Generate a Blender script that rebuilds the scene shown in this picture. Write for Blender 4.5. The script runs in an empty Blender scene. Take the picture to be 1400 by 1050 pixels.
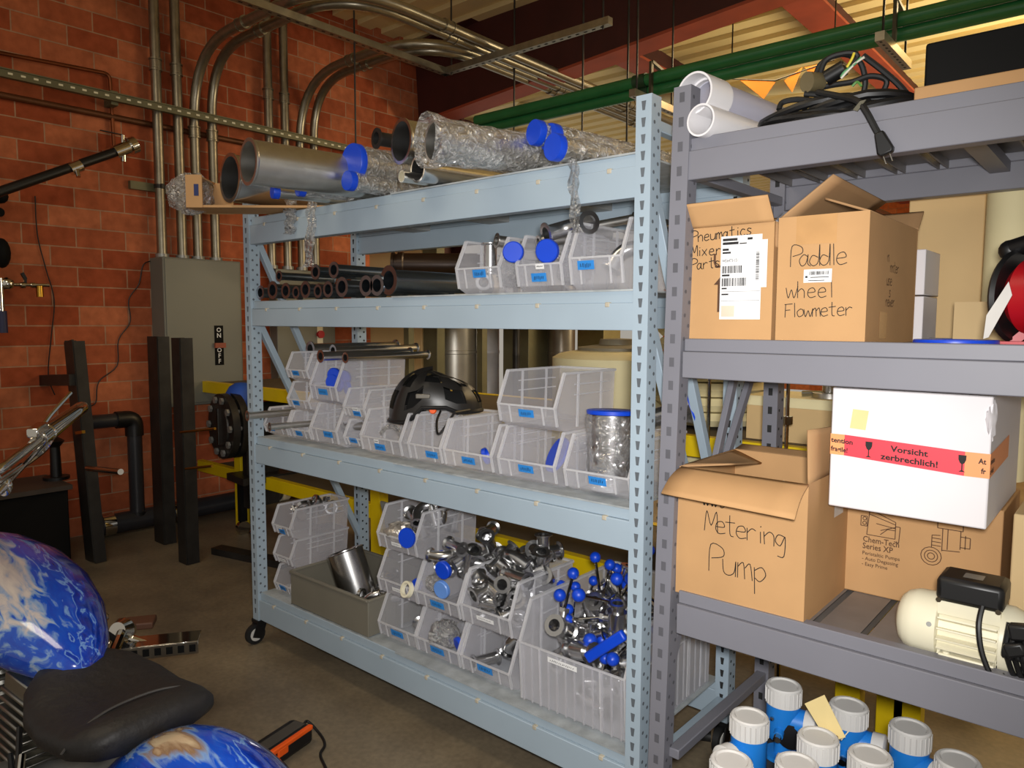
import bpy, bmesh, math, random
from mathutils import Vector as V, Matrix
random.seed(7)
S = bpy.context.scene; C = S.collection
PI = math.pi

# ------------------------------------------------------------------ camera
EYE = V((0, 0, 1.6)); F = 1010.0
AX = [V((0.75952, 0.05704, -0.64798)), V((0.65047, -0.06088, 0.75709)), V((0.00373, -0.99651, -0.08345))]
RT = V((AX[0][0], AX[1][0], AX[2][0])); DN = V((AX[0][1], AX[1][1], AX[2][1])); FW = V((AX[0][2], AX[1][2], AX[2][2]))
cd = bpy.data.cameras.new('camera'); cam = bpy.data.objects.new('camera', cd); C.objects.link(cam)
cd.sensor_width = 36; cd.lens = 36 * F / 1400; cd.clip_start = 0.02; cd.clip_end = 100
m = Matrix((RT, -DN, -FW)).transposed().to_4x4(); m.translation = EYE
cam.matrix_world = m
S.camera = cam
S.view_settings.view_transform = 'Standard'; S.view_settings.look = 'None'
S.view_settings.exposure = 0.0; S.view_settings.gamma = 1.0; S.view_settings.use_curve_mapping = False

def P(px, py, x=None, y=None, z=None):
    """point of a measured plane seen at a photo position"""
    r = RT * (px - 700) + DN * (py - 525) + FW * F
    if x is not None: t = (x - EYE.x) / r.x
    elif y is not None: t = (y - EYE.y) / r.y
    else: t = (z - EYE.z) / r.z
    return EYE + r * t

# ------------------------------------------------------------------ light
w = bpy.data.worlds.new('world'); S.world = w; w.use_nodes = True
w.node_tree.nodes['Background'].inputs[0].default_value = (1.0, 0.92, 0.80, 1)
w.node_tree.nodes['Background'].inputs[1].default_value = 0.38

def light(name, kind, loc, target, energy, color, size=1.0, sizey=None, spot=None):
    d = bpy.data.lights.new(name, kind); d.energy = energy; d.color = color
    if kind == 'AREA':
        d.size = size
        if sizey: d.shape = 'RECTANGLE'; d.size_y = sizey
    else: d.shadow_soft_size = size
    if spot: d.spot_size = math.radians(spot); d.spot_blend = 1.0
    o = bpy.data.objects.new(name, d); C.objects.link(o); o.location = loc
    o.rotation_euler = (V(target) - V(loc)).to_track_quat('-Z', 'Y').to_euler()
    return o
light('camera_flash', 'SPOT', EYE + RT * 0.03 - DN * 0.06, EYE + FW * 3 + DN * 0.15 + RT * 0.25, 290, (1.0, 0.98, 0.96), 0.06, spot=94)
light('overhead_fill_near', 'AREA', (-2.6, 0.3, 4.2), (-2.6, 0.6, 0), 28, (1.0, 0.84, 0.62), 2.0, 0.6)  # added warm overhead fill out of view, no fixture modelled
light('overhead_fill_far', 'AREA', (-1.5, 6.3, 3.9), (-1.5, 6.3, 0), 130, (1.0, 0.76, 0.45), 3.5, 0.8)  # added warm fill brightening the background behind the racks
light('roof_deck_fill', 'AREA', (1.2, 8.2, 2.0), (0.2, 8.6, 4.5), 330, (1.0, 0.82, 0.52), 2.0, 2.0)  # added fill aimed upward to brighten the roof deck, not the floor

# ------------------------------------------------------------------ materials
MATS = {}
def node_mat(name):
    mt = bpy.data.materials.new(name); mt.use_nodes = True
    nt = mt.node_tree; b = nt.nodes['Principled BSDF']
    return mt, nt, b
def lin(c):
    return tuple(((v / 12.92) if v <= 0.04045 else ((v + 0.055) / 1.055) ** 2.4) for v in [x / 255 for x in c]) + (1,)
def M(name, rgb, rough=0.5, metal=0.0, var=0.12, scale=8.0, bump=0.0, spec=0.5):
    if name in MATS: return MATS[name]
    mt, nt, b = node_mat(name); c = lin(rgb)
    tc = nt.nodes.new('ShaderNodeTexCoord'); n = nt.nodes.new('ShaderNodeTexNoise')
    n.inputs['Scale'].default_value = scale; n.inputs['Detail'].default_value = 5
    nt.links.new(tc.outputs['Object'], n.inputs['Vector'])
    rp = nt.nodes.new('ShaderNodeValToRGB')
    rp.color_ramp.elements[0].position = 0.3; rp.color_ramp.elements[1].position = 0.7
    rp.color_ramp.elements[0].color = tuple(v * (1 - var) for v in c[:3]) + (1,)
    rp.color_ramp.elements[1].color = tuple(min(1, v * (1 + var)) for v in c[:3]) + (1,)
    nt.links.new(n.outputs['Fac'], rp.inputs['Fac']); nt.links.new(rp.outputs['Color'], b.inputs['Base Color'])
    b.inputs['Roughness'].default_value = rough; b.inputs['Metallic'].default_value = metal
    b.inputs['Specular IOR Level'].default_value = spec
    if bump:
        bp = nt.nodes.new('ShaderNodeBump'); bp.inputs['Strength'].default_value = bump; bp.inputs['Distance'].default_value = 0.01
        nt.links.new(n.outputs['Fac'], bp.inputs['Height']); nt.links.new(bp.outputs['Normal'], b.inputs['Normal'])
    MATS[name] = mt; return mt
def clear_mat(name, rgb, opacity, rough=0.3, bump=0.0, scale=20, translucent=0.5):
    """milky or clear plastic: part lets light straight through, part scatters it"""
    mt, nt, b = node_mat(name); c = lin(rgb)
    out = nt.nodes['Material Output']
    tr = nt.nodes.new('ShaderNodeBsdfTransparent'); tr.inputs[0].default_value = (0.97, 0.97, 0.98, 1)
    tl = nt.nodes.new('ShaderNodeBsdfTranslucent'); tl.inputs[0].default_value = c
    b.inputs['Base Color'].default_value = c; b.inputs['Roughness'].default_value = rough
    m1 = nt.nodes.new('ShaderNodeMixShader'); m1.inputs[0].default_value = translucent
    nt.links.new(b.outputs[0], m1.inputs[1]); nt.links.new(tl.outputs[0], m1.inputs[2])
    m2 = nt.nodes.new('ShaderNodeMixShader'); m2.inputs[0].default_value = opacity
    nt.links.new(tr.outputs[0], m2.inputs[1]); nt.links.new(m1.outputs[0], m2.inputs[2])
    if bump:
        n = nt.nodes.new('ShaderNodeTexNoise'); n.inputs['Scale'].default_value = scale; n.inputs['Detail'].default_value = 3
        n.inputs['Distortion'].default_value = 1.5
        tc = nt.nodes.new('ShaderNodeTexCoord'); nt.links.new(tc.outputs['Object'], n.inputs['Vector'])
        bp = nt.nodes.new('ShaderNodeBump'); bp.inputs['Strength'].default_value = bump; bp.inputs['Distance'].default_value = 0.05
        nt.links.new(n.outputs['Fac'], bp.inputs['Height']); nt.links.new(bp.outputs['Normal'], b.inputs['Normal'])
        gl = nt.nodes.new('ShaderNodeBsdfGlossy'); gl.inputs['Roughness'].default_value = 0.12
        nt.links.new(bp.outputs['Normal'], gl.inputs['Normal'])
        cr = nt.nodes.new('ShaderNodeValToRGB'); cr.color_ramp.elements[0].position = 0.42; cr.color_ramp.elements[1].position = 0.66
        cr.color_ramp.elements[0].color = (opacity * .6,) * 3 + (1,); cr.color_ramp.elements[1].color = (min(1, opacity * 3.2),) * 3 + (1,)
        nt.links.new(n.outputs['Fac'], cr.inputs['Fac']); nt.links.new(cr.outputs['Color'], m2.inputs[0])
        m3 = nt.nodes.new('ShaderNodeMixShader'); m3.inputs[0].default_value = 0.27
        nt.links.new(m2.outputs[0], m3.inputs[1]); nt.links.new(gl.outputs[0], m3.inputs[2])
        nt.links.new(m3.outputs[0], out.inputs[0])
    else:
        nt.links.new(m2.outputs[0], out.inputs[0])
    MATS[name] = mt; return mt

def brick_mat(name, c1, c2, mortar, U='Y', row=0.142, length=0.345):
    mt, nt, b = node_mat(name)
    tc = nt.nodes.new('ShaderNodeTexCoord'); sp = nt.nodes.new('ShaderNodeSeparateXYZ'); cb = nt.nodes.new('ShaderNodeCombineXYZ')
    nt.links.new(tc.outputs['Object'], sp.inputs[0]); nt.links.new(sp.outputs[U], cb.inputs['X']); nt.links.new(sp.outputs['Z'], cb.inputs['Y'])
    br = nt.nodes.new('ShaderNodeTexBrick'); nt.links.new(cb.outputs[0], br.inputs['Vector'])
    br.inputs['Scale'].default_value = 1.0; br.inputs['Brick Width'].default_value = length; br.inputs['Row Height'].default_value = row
    br.inputs['Mortar Size'].default_value = 0.0055; br.inputs['Mortar Smooth'].default_value = 0.3; br.inputs['Bias'].default_value = -0.25
    br.inputs['Color1'].default_value = lin(c1); br.inputs['Color2'].default_value = lin(c2); br.inputs['Mortar'].default_value = lin(mortar)
    n = nt.nodes.new('ShaderNodeTexNoise'); n.inputs['Scale'].default_value = 14; n.inputs['Detail'].default_value = 8
    nt.links.new(tc.outputs['Object'], n.inputs['Vector'])
    mx = nt.nodes.new('ShaderNodeMix'); mx.data_type = 'RGBA'; mx.blend_type = 'MULTIPLY'; mx.inputs[0].default_value = 0.55
    rp = nt.nodes.new('ShaderNodeValToRGB'); rp.color_ramp.elements[0].position = 0.3; rp.color_ramp.elements[0].color = (0.55, 0.5, 0.5, 1)
    rp.color_ramp.elements[1].position = 0.7; rp.color_ramp.elements[1].color = (1.15, 1.1, 1.1, 1)
    nt.links.new(n.outputs['Fac'], rp.inputs['Fac'])
    nt.links.new(br.outputs['Color'], mx.inputs[6]); nt.links.new(rp.outputs['Color'], mx.inputs[7])
    nt.links.new(mx.outputs[2], b.inputs['Base Color']); b.inputs['Roughness'].default_value = 0.9
    b.inputs['Specular IOR Level'].default_value = 0.15
    bp = nt.nodes.new('ShaderNodeBump'); bp.inputs['Strength'].default_value = 0.6; bp.inputs['Distance'].default_value = 0.006; bp.invert = True
    nt.links.new(br.outputs['Fac'], bp.inputs['Height']); nt.links.new(bp.outputs['Normal'], b.inputs['Normal'])
    MATS[name] = mt; return mt

def floor_mat():
    mt, nt, b = node_mat('stained concrete')
    tc = nt.nodes.new('ShaderNodeTexCoord')
    n = nt.nodes.new('ShaderNodeTexNoise'); n.inputs['Scale'].default_value = 1.3; n.inputs['Detail'].default_value = 7; n.inputs['Roughness'].default_value = 0.6
    n2 = nt.nodes.new('ShaderNodeTexNoise'); n2.inputs['Scale'].default_value = 45; n2.inputs['Detail'].default_value = 4
    nt.links.new(tc.outputs['Object'], n.inputs['Vector']); nt.links.new(tc.outputs['Object'], n2.inputs['Vector'])
    rp = nt.nodes.new('ShaderNodeValToRGB')
    rp.color_ramp.elements[0].position = 0.35; rp.color_ramp.elements[0].color = lin((96, 86, 72))
    rp.color_ramp.elements[1].position = 0.68; rp.color_ramp.elements[1].color = lin((140, 126, 102))
    nt.links.new(n.outputs['Fac'], rp.inputs['Fac'])
    mx = nt.nodes.new('ShaderNodeMix'); mx.data_type = 'RGBA'; mx.blend_type = 'OVERLAY'; mx.inputs[0].default_value = 0.35
    nt.links.new(rp.outputs['Color'], mx.inputs[6]); nt.links.new(n2.outputs['Fac'], mx.inputs[7])
    nt.links.new(mx.outputs[2], b.inputs['Base Color']); b.inputs['Roughness'].default_value = 0.42
    MATS['floor'] = mt; return mt

def airbrush_mat(name, centre, size, pale):
    """blue lacquer with a pale airbrushed plume round a painted centre, wisps streaked along the bike"""
    mt, nt, b = node_mat(name); L = nt.links.new
    tc = nt.nodes.new('ShaderNodeTexCoord'); mp = nt.nodes.new('ShaderNodeMapping'); mp.vector_type = 'TEXTURE'
    mp.inputs['Location'].default_value = centre; mp.inputs['Scale'].default_value = size
    L(tc.outputs['Object'], mp.inputs['Vector'])
    ln = nt.nodes.new('ShaderNodeVectorMath'); ln.operation = 'LENGTH'; L(mp.outputs[0], ln.inputs[0])
    m2 = nt.nodes.new('ShaderNodeMapping'); m2.inputs['Scale'].default_value = (4.0, 24.0, 24.0); m2.inputs['Rotation'].default_value = (0, 0, 0.35); L(tc.outputs['Object'], m2.inputs['Vector'])
    n = nt.nodes.new('ShaderNodeTexNoise'); n.inputs['Scale'].default_value = 1.5; n.inputs['Detail'].default_value = 10; n.inputs['Distortion'].default_value = 0.9
    L(m2.outputs[0], n.inputs['Vector'])
    ad = nt.nodes.new('ShaderNodeMath'); ad.operation = 'MULTIPLY_ADD'; L(n.outputs['Fac'], ad.inputs[0]); ad.inputs[1].default_value = 1.7; L(ln.outputs['Value'], ad.inputs[2])
    rp = nt.nodes.new('ShaderNodeValToRGB'); e = rp.color_ramp.elements
    e[0].position = 0.40; e[0].color = lin(pale[0]); e[1].position = 0.95; e[1].color = lin((6, 40, 140))
    for pos, c in ((0.52, pale[1]), (0.60, (130, 165, 215)), (0.66, (14, 84, 205)), (0.78, (10, 66, 190)), (0.82, (120, 165, 225)), (0.85, (10, 62, 185))):
        q = e.new(pos); q.color = lin(c)
    dv = nt.nodes.new('ShaderNodeMath'); dv.operation = 'MULTIPLY'; L(ad.outputs[0], dv.inputs[0]); dv.inputs[1].default_value = 0.38
    L(dv.outputs[0], rp.inputs['Fac']); L(rp.outputs['Color'], b.inputs['Base Color'])
    b.inputs['Roughness'].default_value = 0.14; b.inputs['Coat Weight'].default_value = 0.7; b.inputs['Coat Roughness'].default_value = 0.05
    MATS[name] = mt; return mt

def emit_mat(name, rgb, s):
    mt, nt, b = node_mat(name); b.inputs['Emission Color'].default_value = lin(rgb); b.inputs['Emission Strength'].default_value = s
    b.inputs['Base Color'].default_value = lin(rgb); MATS[name] = mt; return mt

BRICK = brick_mat('orange brick wall', (158, 78, 48), (198, 122, 84), (176, 136, 108))
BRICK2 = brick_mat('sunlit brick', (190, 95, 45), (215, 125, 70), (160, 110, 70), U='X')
FLOOR = floor_mat()
AIR = airbrush_mat('airbrushed tank lacquer', (-.60, -.09, .90), (.50, .115, .4), ((226, 218, 214), (206, 200, 204)))
AIRF = airbrush_mat('airbrushed fender lacquer', (.36, .0, .70), (.17, .085, .3), ((214, 192, 158), (150, 120, 92)))
BLUEP = M('blue-grey rack paint', (154, 170, 182), 0.42, 0.0, 0.05, 3)
GREYP = M('grey rack paint', (116, 116, 124), 0.45, 0.0, 0.05, 3)
SLOT = M('slot shade', (86, 92, 98), 0.7)
SLOTG = M('grey slot shade', (82, 82, 88), 0.7)
HOLE = M('dark hole', (30, 30, 30), 0.8)
GALV = M('galvanised sheet', (150, 150, 146), 0.42, 0.55, 0.15, 14)
COND = M('galvanised conduit', (150, 142, 124), 0.33, 0.85, 0.12, 20)
STEEL = M('polished stainless', (206, 206, 206), 0.24, 1.0, 0.06, 15)
BRUSH = M('brushed stainless', (206, 204, 198), 0.32, 1.0, 0.06, 25)
DKSTEEL = M('mill scale steel', (52, 50, 48), 0.45, 0.6, 0.25, 10)
CHROME = M('chrome', (210, 206, 198), 0.06, 1.0, 0.02, 5)
BLACK = M('black plastic', (16, 16, 17), 0.42)
BLACKM = M('matt black', (9, 9, 9), 0.75, spec=0.2)
RUBBER = M('black rubber', (20, 20, 20), 0.6)
BLUECAP = M('blue plastic', (6, 62, 190), 0.4, 0, 0.05)
TAPE = M('blue tape', (40, 128, 205), 0.6, 0, 0.05)
PAPER = M('white paper label', (222, 222, 222), 0.6, 0, 0.03)
INK = M('black ink', (22, 20, 20), 0.7)
INKB = M('brown print', (78, 50, 30), 0.8)
CARD = M('cardboard', (182, 142, 98), 0.75, 0, 0.06, 6, spec=0.2)
CARDIN = M('cardboard inside', (166, 130, 92), 0.8, 0, 0.06, 6, spec=0.2)
CARDL = M('pale cardboard', (200, 174, 130), 0.8, 0, 0.05, 5, spec=0.2)
WHITEB = M('white carton', (214, 210, 212), 0.55, 0, 0.03, 4)
YEL = M('yellow rack paint', (222, 190, 6), 0.45, 0, 0.05)
GREENP = M('green painted pipe', (40, 104, 58), 0.28, 0, 0.1)
REDST = M('red oxide steel', (146, 62, 38), 0.6, 0, 0.15, 4)
DKRED_SHADE = M('dark and shaded red oxide steel', (62, 20, 16), 0.65, 0, 0.15, 4)  # dark red column; the girder web's shade is put into this colour too
DECK = M('cream roof deck', (226, 206, 150), 0.6, 0, 0.05, 2)
CREAM = M('cream enamel', (222, 216, 190), 0.4, 0, 0.03, 5)
PANELG = M('panel grey', (112, 112, 103), 0.5, 0, 0.04, 4)
TOTEG = M('grey tote plastic', (112, 108, 96), 0.5, 0, 0.05, 6)
PVCW = M('white pvc', (222, 220, 222), 0.35, 0, 0.04, 4)
PVCK = M('dark grey pvc', (44, 44, 48), 0.35, 0, 0.1, 5)
FMB = M('meter blue', (28, 120, 205), 0.4, 0, 0.05, 6)
FMW = M('meter white', (206, 204, 200), 0.5, 0, 0.04, 6)
REDP = M('red plastic', (172, 14, 26), 0.4)
ORANGE = M('orange plastic', (232, 88, 16), 0.45)
TAPER = M('red tape', (238, 62, 76), 0.45, 0, 0.03)
TAPEO = M('orange tape', (236, 152, 96), 0.5, 0, 0.04)
COPPER = M('copper tube', (120, 66, 38), 0.4, 0.8, 0.2)
BRASS = M('brass', (196, 150, 58), 0.3, 1.0)
LEATHER = M('black seat leather', (28, 26, 26), 0.55, 0, 0.15, 40, 0.25)
TAN = M('tan panel', (202, 172, 122), 0.7, 0, 0.06, 3)
CREAMR = M('cream wrap', (226, 214, 168), 0.7, 0, 0.05, 5)
DUCT = M('spiral duct', (170, 166, 156), 0.36, 0.8, 0.1, 6)
OLIVE = M('olive steel', (104, 100, 74), 0.5, 0.3, 0.15, 6)
MANILA = M('manila tag', (222, 200, 140), 0.7, 0, 0.04)
DARKB = M('dark brown pipe', (52, 38, 30), 0.35, 0.4)
BIN = clear_mat('milky bin plastic', (246, 246, 250), 0.25, 0.3, translucent=0.5)
RIM = clear_mat('milky bin edge', (236, 236, 238), 0.55, 0.3, translucent=0.4)
TOTE = clear_mat('milky tote plastic', (242, 242, 246), 0.31, 0.35, translucent=0.45)
BAG = clear_mat('clear wrap', (236, 236, 234), 0.20, 0.15, 1.0, 34, translucent=0.35)
FILM = clear_mat('thin clear film', (236, 236, 234), 0.08, 0.1, 0.7, 18, translucent=0.35)
HAZE = clear_mat('hazy pvc', (222, 222, 236), 0.75, 0.3, translucent=0.4)
WINDOW = emit_mat('bright window', (255, 240, 200), 4.0)

# ------------------------------------------------------------------ mesh building
class MB:
    def __init__(s): s.v = []; s.f = []; s.mi = []; s.m = 0
    def add(s, vs, fs):
        o = len(s.v); s.v += [V(v) for v in vs]
        for f in fs: s.f.append([i + o for i in f]); s.mi.append(s.m)
        return s
    def box(s, lo, hi):
        x0, y0, z0 = lo; x1, y1, z1 = hi
        return s.add([(x0, y0, z0), (x1, y0, z0), (x1, y1, z0), (x0, y1, z0), (x0, y0, z1), (x1, y0, z1), (x1, y1, z1), (x0, y1, z1)],
                     [(0, 3, 2, 1), (4, 5, 6, 7), (0, 1, 5, 4), (1, 2, 6, 5), (2, 3, 7, 6), (3, 0, 4, 7)])
    def cbox(s, c, ax, sz):
        """box at centre c with axes ax (3 vectors) and full sizes sz"""
        c = V(c); a = [V(q).normalized() * (d / 2) for q, d in zip(ax, sz)]
        vs = [c + a[0] * i + a[1] * j + a[2] * k for k in (-1, 1) for j in (-1, 1) for i in (-1, 1)]
        return s.add(vs, [(0, 2, 3, 1), (4, 5, 7, 6), (0, 1, 5, 4), (1, 3, 7, 5), (3, 2, 6, 7), (2, 0, 4, 6)])
    def bar(s, p0, p1, wd, ht, up=(0, 0, 1)):
        p0 = V(p0); p1 = V(p1); d = (p1 - p0); L = d.length; d.normalize(); up = V(up)
        sd = d.cross(up)
        if sd.length < 1e-4: sd = d.cross(V((1, 0, 0)))
        sd.normalize(); u2 = sd.cross(d)
        return s.cbox((p0 + p1) / 2, (d, sd, u2), (L, wd, ht))
    def quad(s, a, b, c, d): return s.add([a, b, c, d], [(0, 1, 2, 3)])
    def lathe(s, prof, p0, d, seg=24, closed=False):
        """prof: list of (distance along d, radius)"""
        p0 = V(p0); d = V(d).normalized()
        a = d.cross(V((0, 0, 1)) if abs(d.z) < 0.9 else V((1, 0, 0))).normalized(); b = d.cross(a)
        o = len(s.v); n = len(prof)
        for t, r in prof:
            for k in range(seg):
                an = 2 * PI * k / seg; s.v.append(p0 + d * t + (a * math.cos(an) + b * math.sin(an)) * max(r, 1e-5))
        for i in range(n - 1 + (1 if closed else 0)):
            j = (i + 1) % n
            for k in range(seg):
                k2 = (k + 1) % seg
                s.f.append([o + i * seg + k, o + i * seg + k2, o + j * seg + k2, o + j * seg + k]); s.mi.append(s.m)
        if not closed:
            for i in (0, n - 1):
                if prof[i][1] > 1e-4: s.f.append([o + i * seg + k for k in range(seg)]); s.mi.append(s.m)
        return s
    def cyl(s, p0, p1, r, r1=None, seg=20):
        p0 = V(p0); p1 = V(p1); return s.lathe([(0, r), ((p1 - p0).length, r if r1 is None else r1)], p0, p1 - p0, seg)
    def ring(s, p0, p1, ro, ri, seg=24):
        p0 = V(p0); p1 = V(p1); L = (p1 - p0).length
        return s.lathe([(0, ri), (0, ro), (L, ro), (L, ri)], p0, p1 - p0, seg, True)
    def tube(s, pts, r, seg=10, rs=None, caps=True, flat=1.0):
        pts = [V(p) for p in pts]; n = len(pts); o = len(s.v)
        d0 = (pts[1] - pts[0]).normalized()
        a = d0.cross(V((0, 0, 1)) if abs(d0.z) < 0.9 else V((1, 0, 0))).normalized()
        for i, p in enumerate(pts):
            d = (pts[min(i + 1, n - 1)] - pts[max(i - 1, 0)]).normalized()
            a = (a - d * a.dot(d)).normalized(); b = d.cross(a)
            rr = rs[i] if rs else r
            for k in range(seg):
                an = 2 * PI * k / seg; s.v.append(p + (a * math.cos(an) + b * math.sin(an) * flat) * rr)
        for i in range(n - 1):
            for k in range(seg):
                k2 = (k + 1) % seg
                s.f.append([o + i * seg + k, o + i * seg + k2, o + (i + 1) * seg + k2, o + (i + 1) * seg + k]); s.mi.append(s.m)
        if caps:
            for i in (0, n - 1): s.f.append([o + i * seg + k for k in range(seg)]); s.mi.append(s.m)
        return s
    def ball(s, c, r, seg=14, sc=(1, 1, 1)):
        c = V(c); o = len(s.v); n = seg // 2
        for i in range(n + 1):
            th = PI * i / n
            for k in range(seg):
                ph = 2 * PI * k / seg
                rr = max(math.sin(th), 1e-4)
                s.v.append(c + V((r * sc[0] * rr * math.cos(ph), r * sc[1] * rr * math.sin(ph), r * sc[2] * math.cos(th))))
        for i in range(n):
            for k in range(seg):
                k2 = (k + 1) % seg; s.f.append([o + i * seg + k, o + i * seg + k2, o + (i + 1) * seg + k2, o + (i + 1) * seg + k]); s.mi.append(s.m)
        return s
    def grid(s, rows):
        o = len(s.v); n = len(rows); k = len(rows[0])
        for r in rows: s.v += [V(p) for p in r]
        for i in range(n - 1):
            for j in range(k - 1):
                s.f.append([o + i * k + j, o + i * k + j + 1, o + (i + 1) * k + j + 1, o + (i + 1) * k + j]); s.mi.append(s.m)
        return s
    def prism(s, poly, n):
        """planar polygon of points extruded along vector n"""
        k = len(poly); n = V(n); vs = [V(p) for p in poly] + [V(p) + n for p in poly]
        fs = [list(range(k))[::-1], list(range(k, 2 * k))] + [[i, (i + 1) % k, k + (i + 1) % k, k + i] for i in range(k)]
        return s.add(vs, fs)
    def build(s, name, mats, parent=None, bevel=0.0, angle=35, solid=0.0):
        me = bpy.data.meshes.new(name); off = ORI.get(parent, V((0, 0, 0))) if parent else V((0, 0, 0))
        me.from_pydata([tuple(v - off) for v in s.v], [], s.f)
        for mt in (mats if isinstance(mats, (list, tuple)) else [mats]): me.materials.append(mt)
        for p, i in zip(me.polygons, s.mi): p.material_index = i
        bm = bmesh.new(); bm.from_mesh(me); bmesh.ops.remove_doubles(bm, verts=bm.verts, dist=1e-6)
        bmesh.ops.recalc_face_normals(bm, faces=bm.faces); bm.to_mesh(me); bm.free()
        me.shade_smooth(); me.set_sharp_from_angle(angle=math.radians(angle))
        o = bpy.data.objects.new(name, me); C.objects.link(o)
        if parent: o.parent = parent; ORI[o] = ORI.get(parent, V((0, 0, 0)))
        if solid: q = o.modifiers.new('thickness', 'SOLIDIFY'); q.thickness = solid
        if bevel:
            q = o.modifiers.new('bevel', 'BEVEL'); q.width = bevel; q.segments = 2; q.limit_method = 'ANGLE'; q.angle_limit = math.radians(40)
        return o
ORI = {}
def tag(o, label, cat, group=None):
    o['label'] = label; o['category'] = cat
    if group: o['group'] = group
    return o
def thing(name, label, cat, group=None, loc=(0, 0, 0)):
    o = bpy.data.objects.new(name, None); C.objects.link(o); o.location = loc; o.empty_display_size = 0.05
    ORI[o] = V(loc); return tag(o, label, cat, group)
def struct(o): o['kind'] = 'structure'; return o
def dup(root, mat=None, label=None, group=None):
    r = root.copy(); C.objects.link(r)
    if mat is not None: r.matrix_world = mat
    if label: r['label'] = label
    if group: r['group'] = group
    for ch in root.children:
        c = ch.copy(); C.objects.link(c); c.parent = r
        for g in ch.children: d = g.copy(); C.objects.link(d); d.parent = c
    return r
def place(root, loc, rot=(0, 0, 0), sc=1.0, label=None, group=None, cat=None, first=False):
    mt = Matrix.LocRotScale(V(loc), __import__('mathutils').Euler(rot), V((sc, sc, sc)))
    r = root if first else dup(root)
    r.matrix_world = mt
    if label: r['label'] = label
    if group: r['group'] = group
    return r
def arc(c, a, b, r, t0, t1, n=8):
    c = V(c); a = V(a); b = V(b)
    return [c + (a * math.cos(t0 + (t1 - t0) * i / n) + b * math.sin(t0 + (t1 - t0) * i / n)) * r for i in range(n + 1)]
def bend(pts, r, n=6):
    """round the corners of a polyline"""
    pts = [V(p) for p in pts]; out = [pts[0]]
    for i in range(1, len(pts) - 1):
        d0 = (pts[i - 1] - pts[i]); d1 = (pts[i + 1] - pts[i]); q = min(r, d0.length * 0.49, d1.length * 0.49)
        a = pts[i] + d0.normalized() * q; b = pts[i] + d1.normalized() * q
        for k in range(n + 1):
            t = k / n; out.append(a * (1 - t) ** 2 + pts[i] * 2 * t * (1 - t) + b * t * t)
    out.append(pts[-1]); return out
def spline(pts, n=6):
    pts = [V(p) for p in pts]; q = [pts[0]] + pts + [pts[-1]]; out = []
    for i in range(1, len(q) - 2):
        for k in range(n):
            t = k / n; a, b, c, d = q[i - 1], q[i], q[i + 1], q[i + 2]
            out.append(0.5 * ((2 * b) + (c - a) * t + (2 * a - 5 * b + 4 * c - d) * t * t + (3 * b - a - 3 * c + d) * t ** 3))
    out.append(pts[-1]); return out

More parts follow.
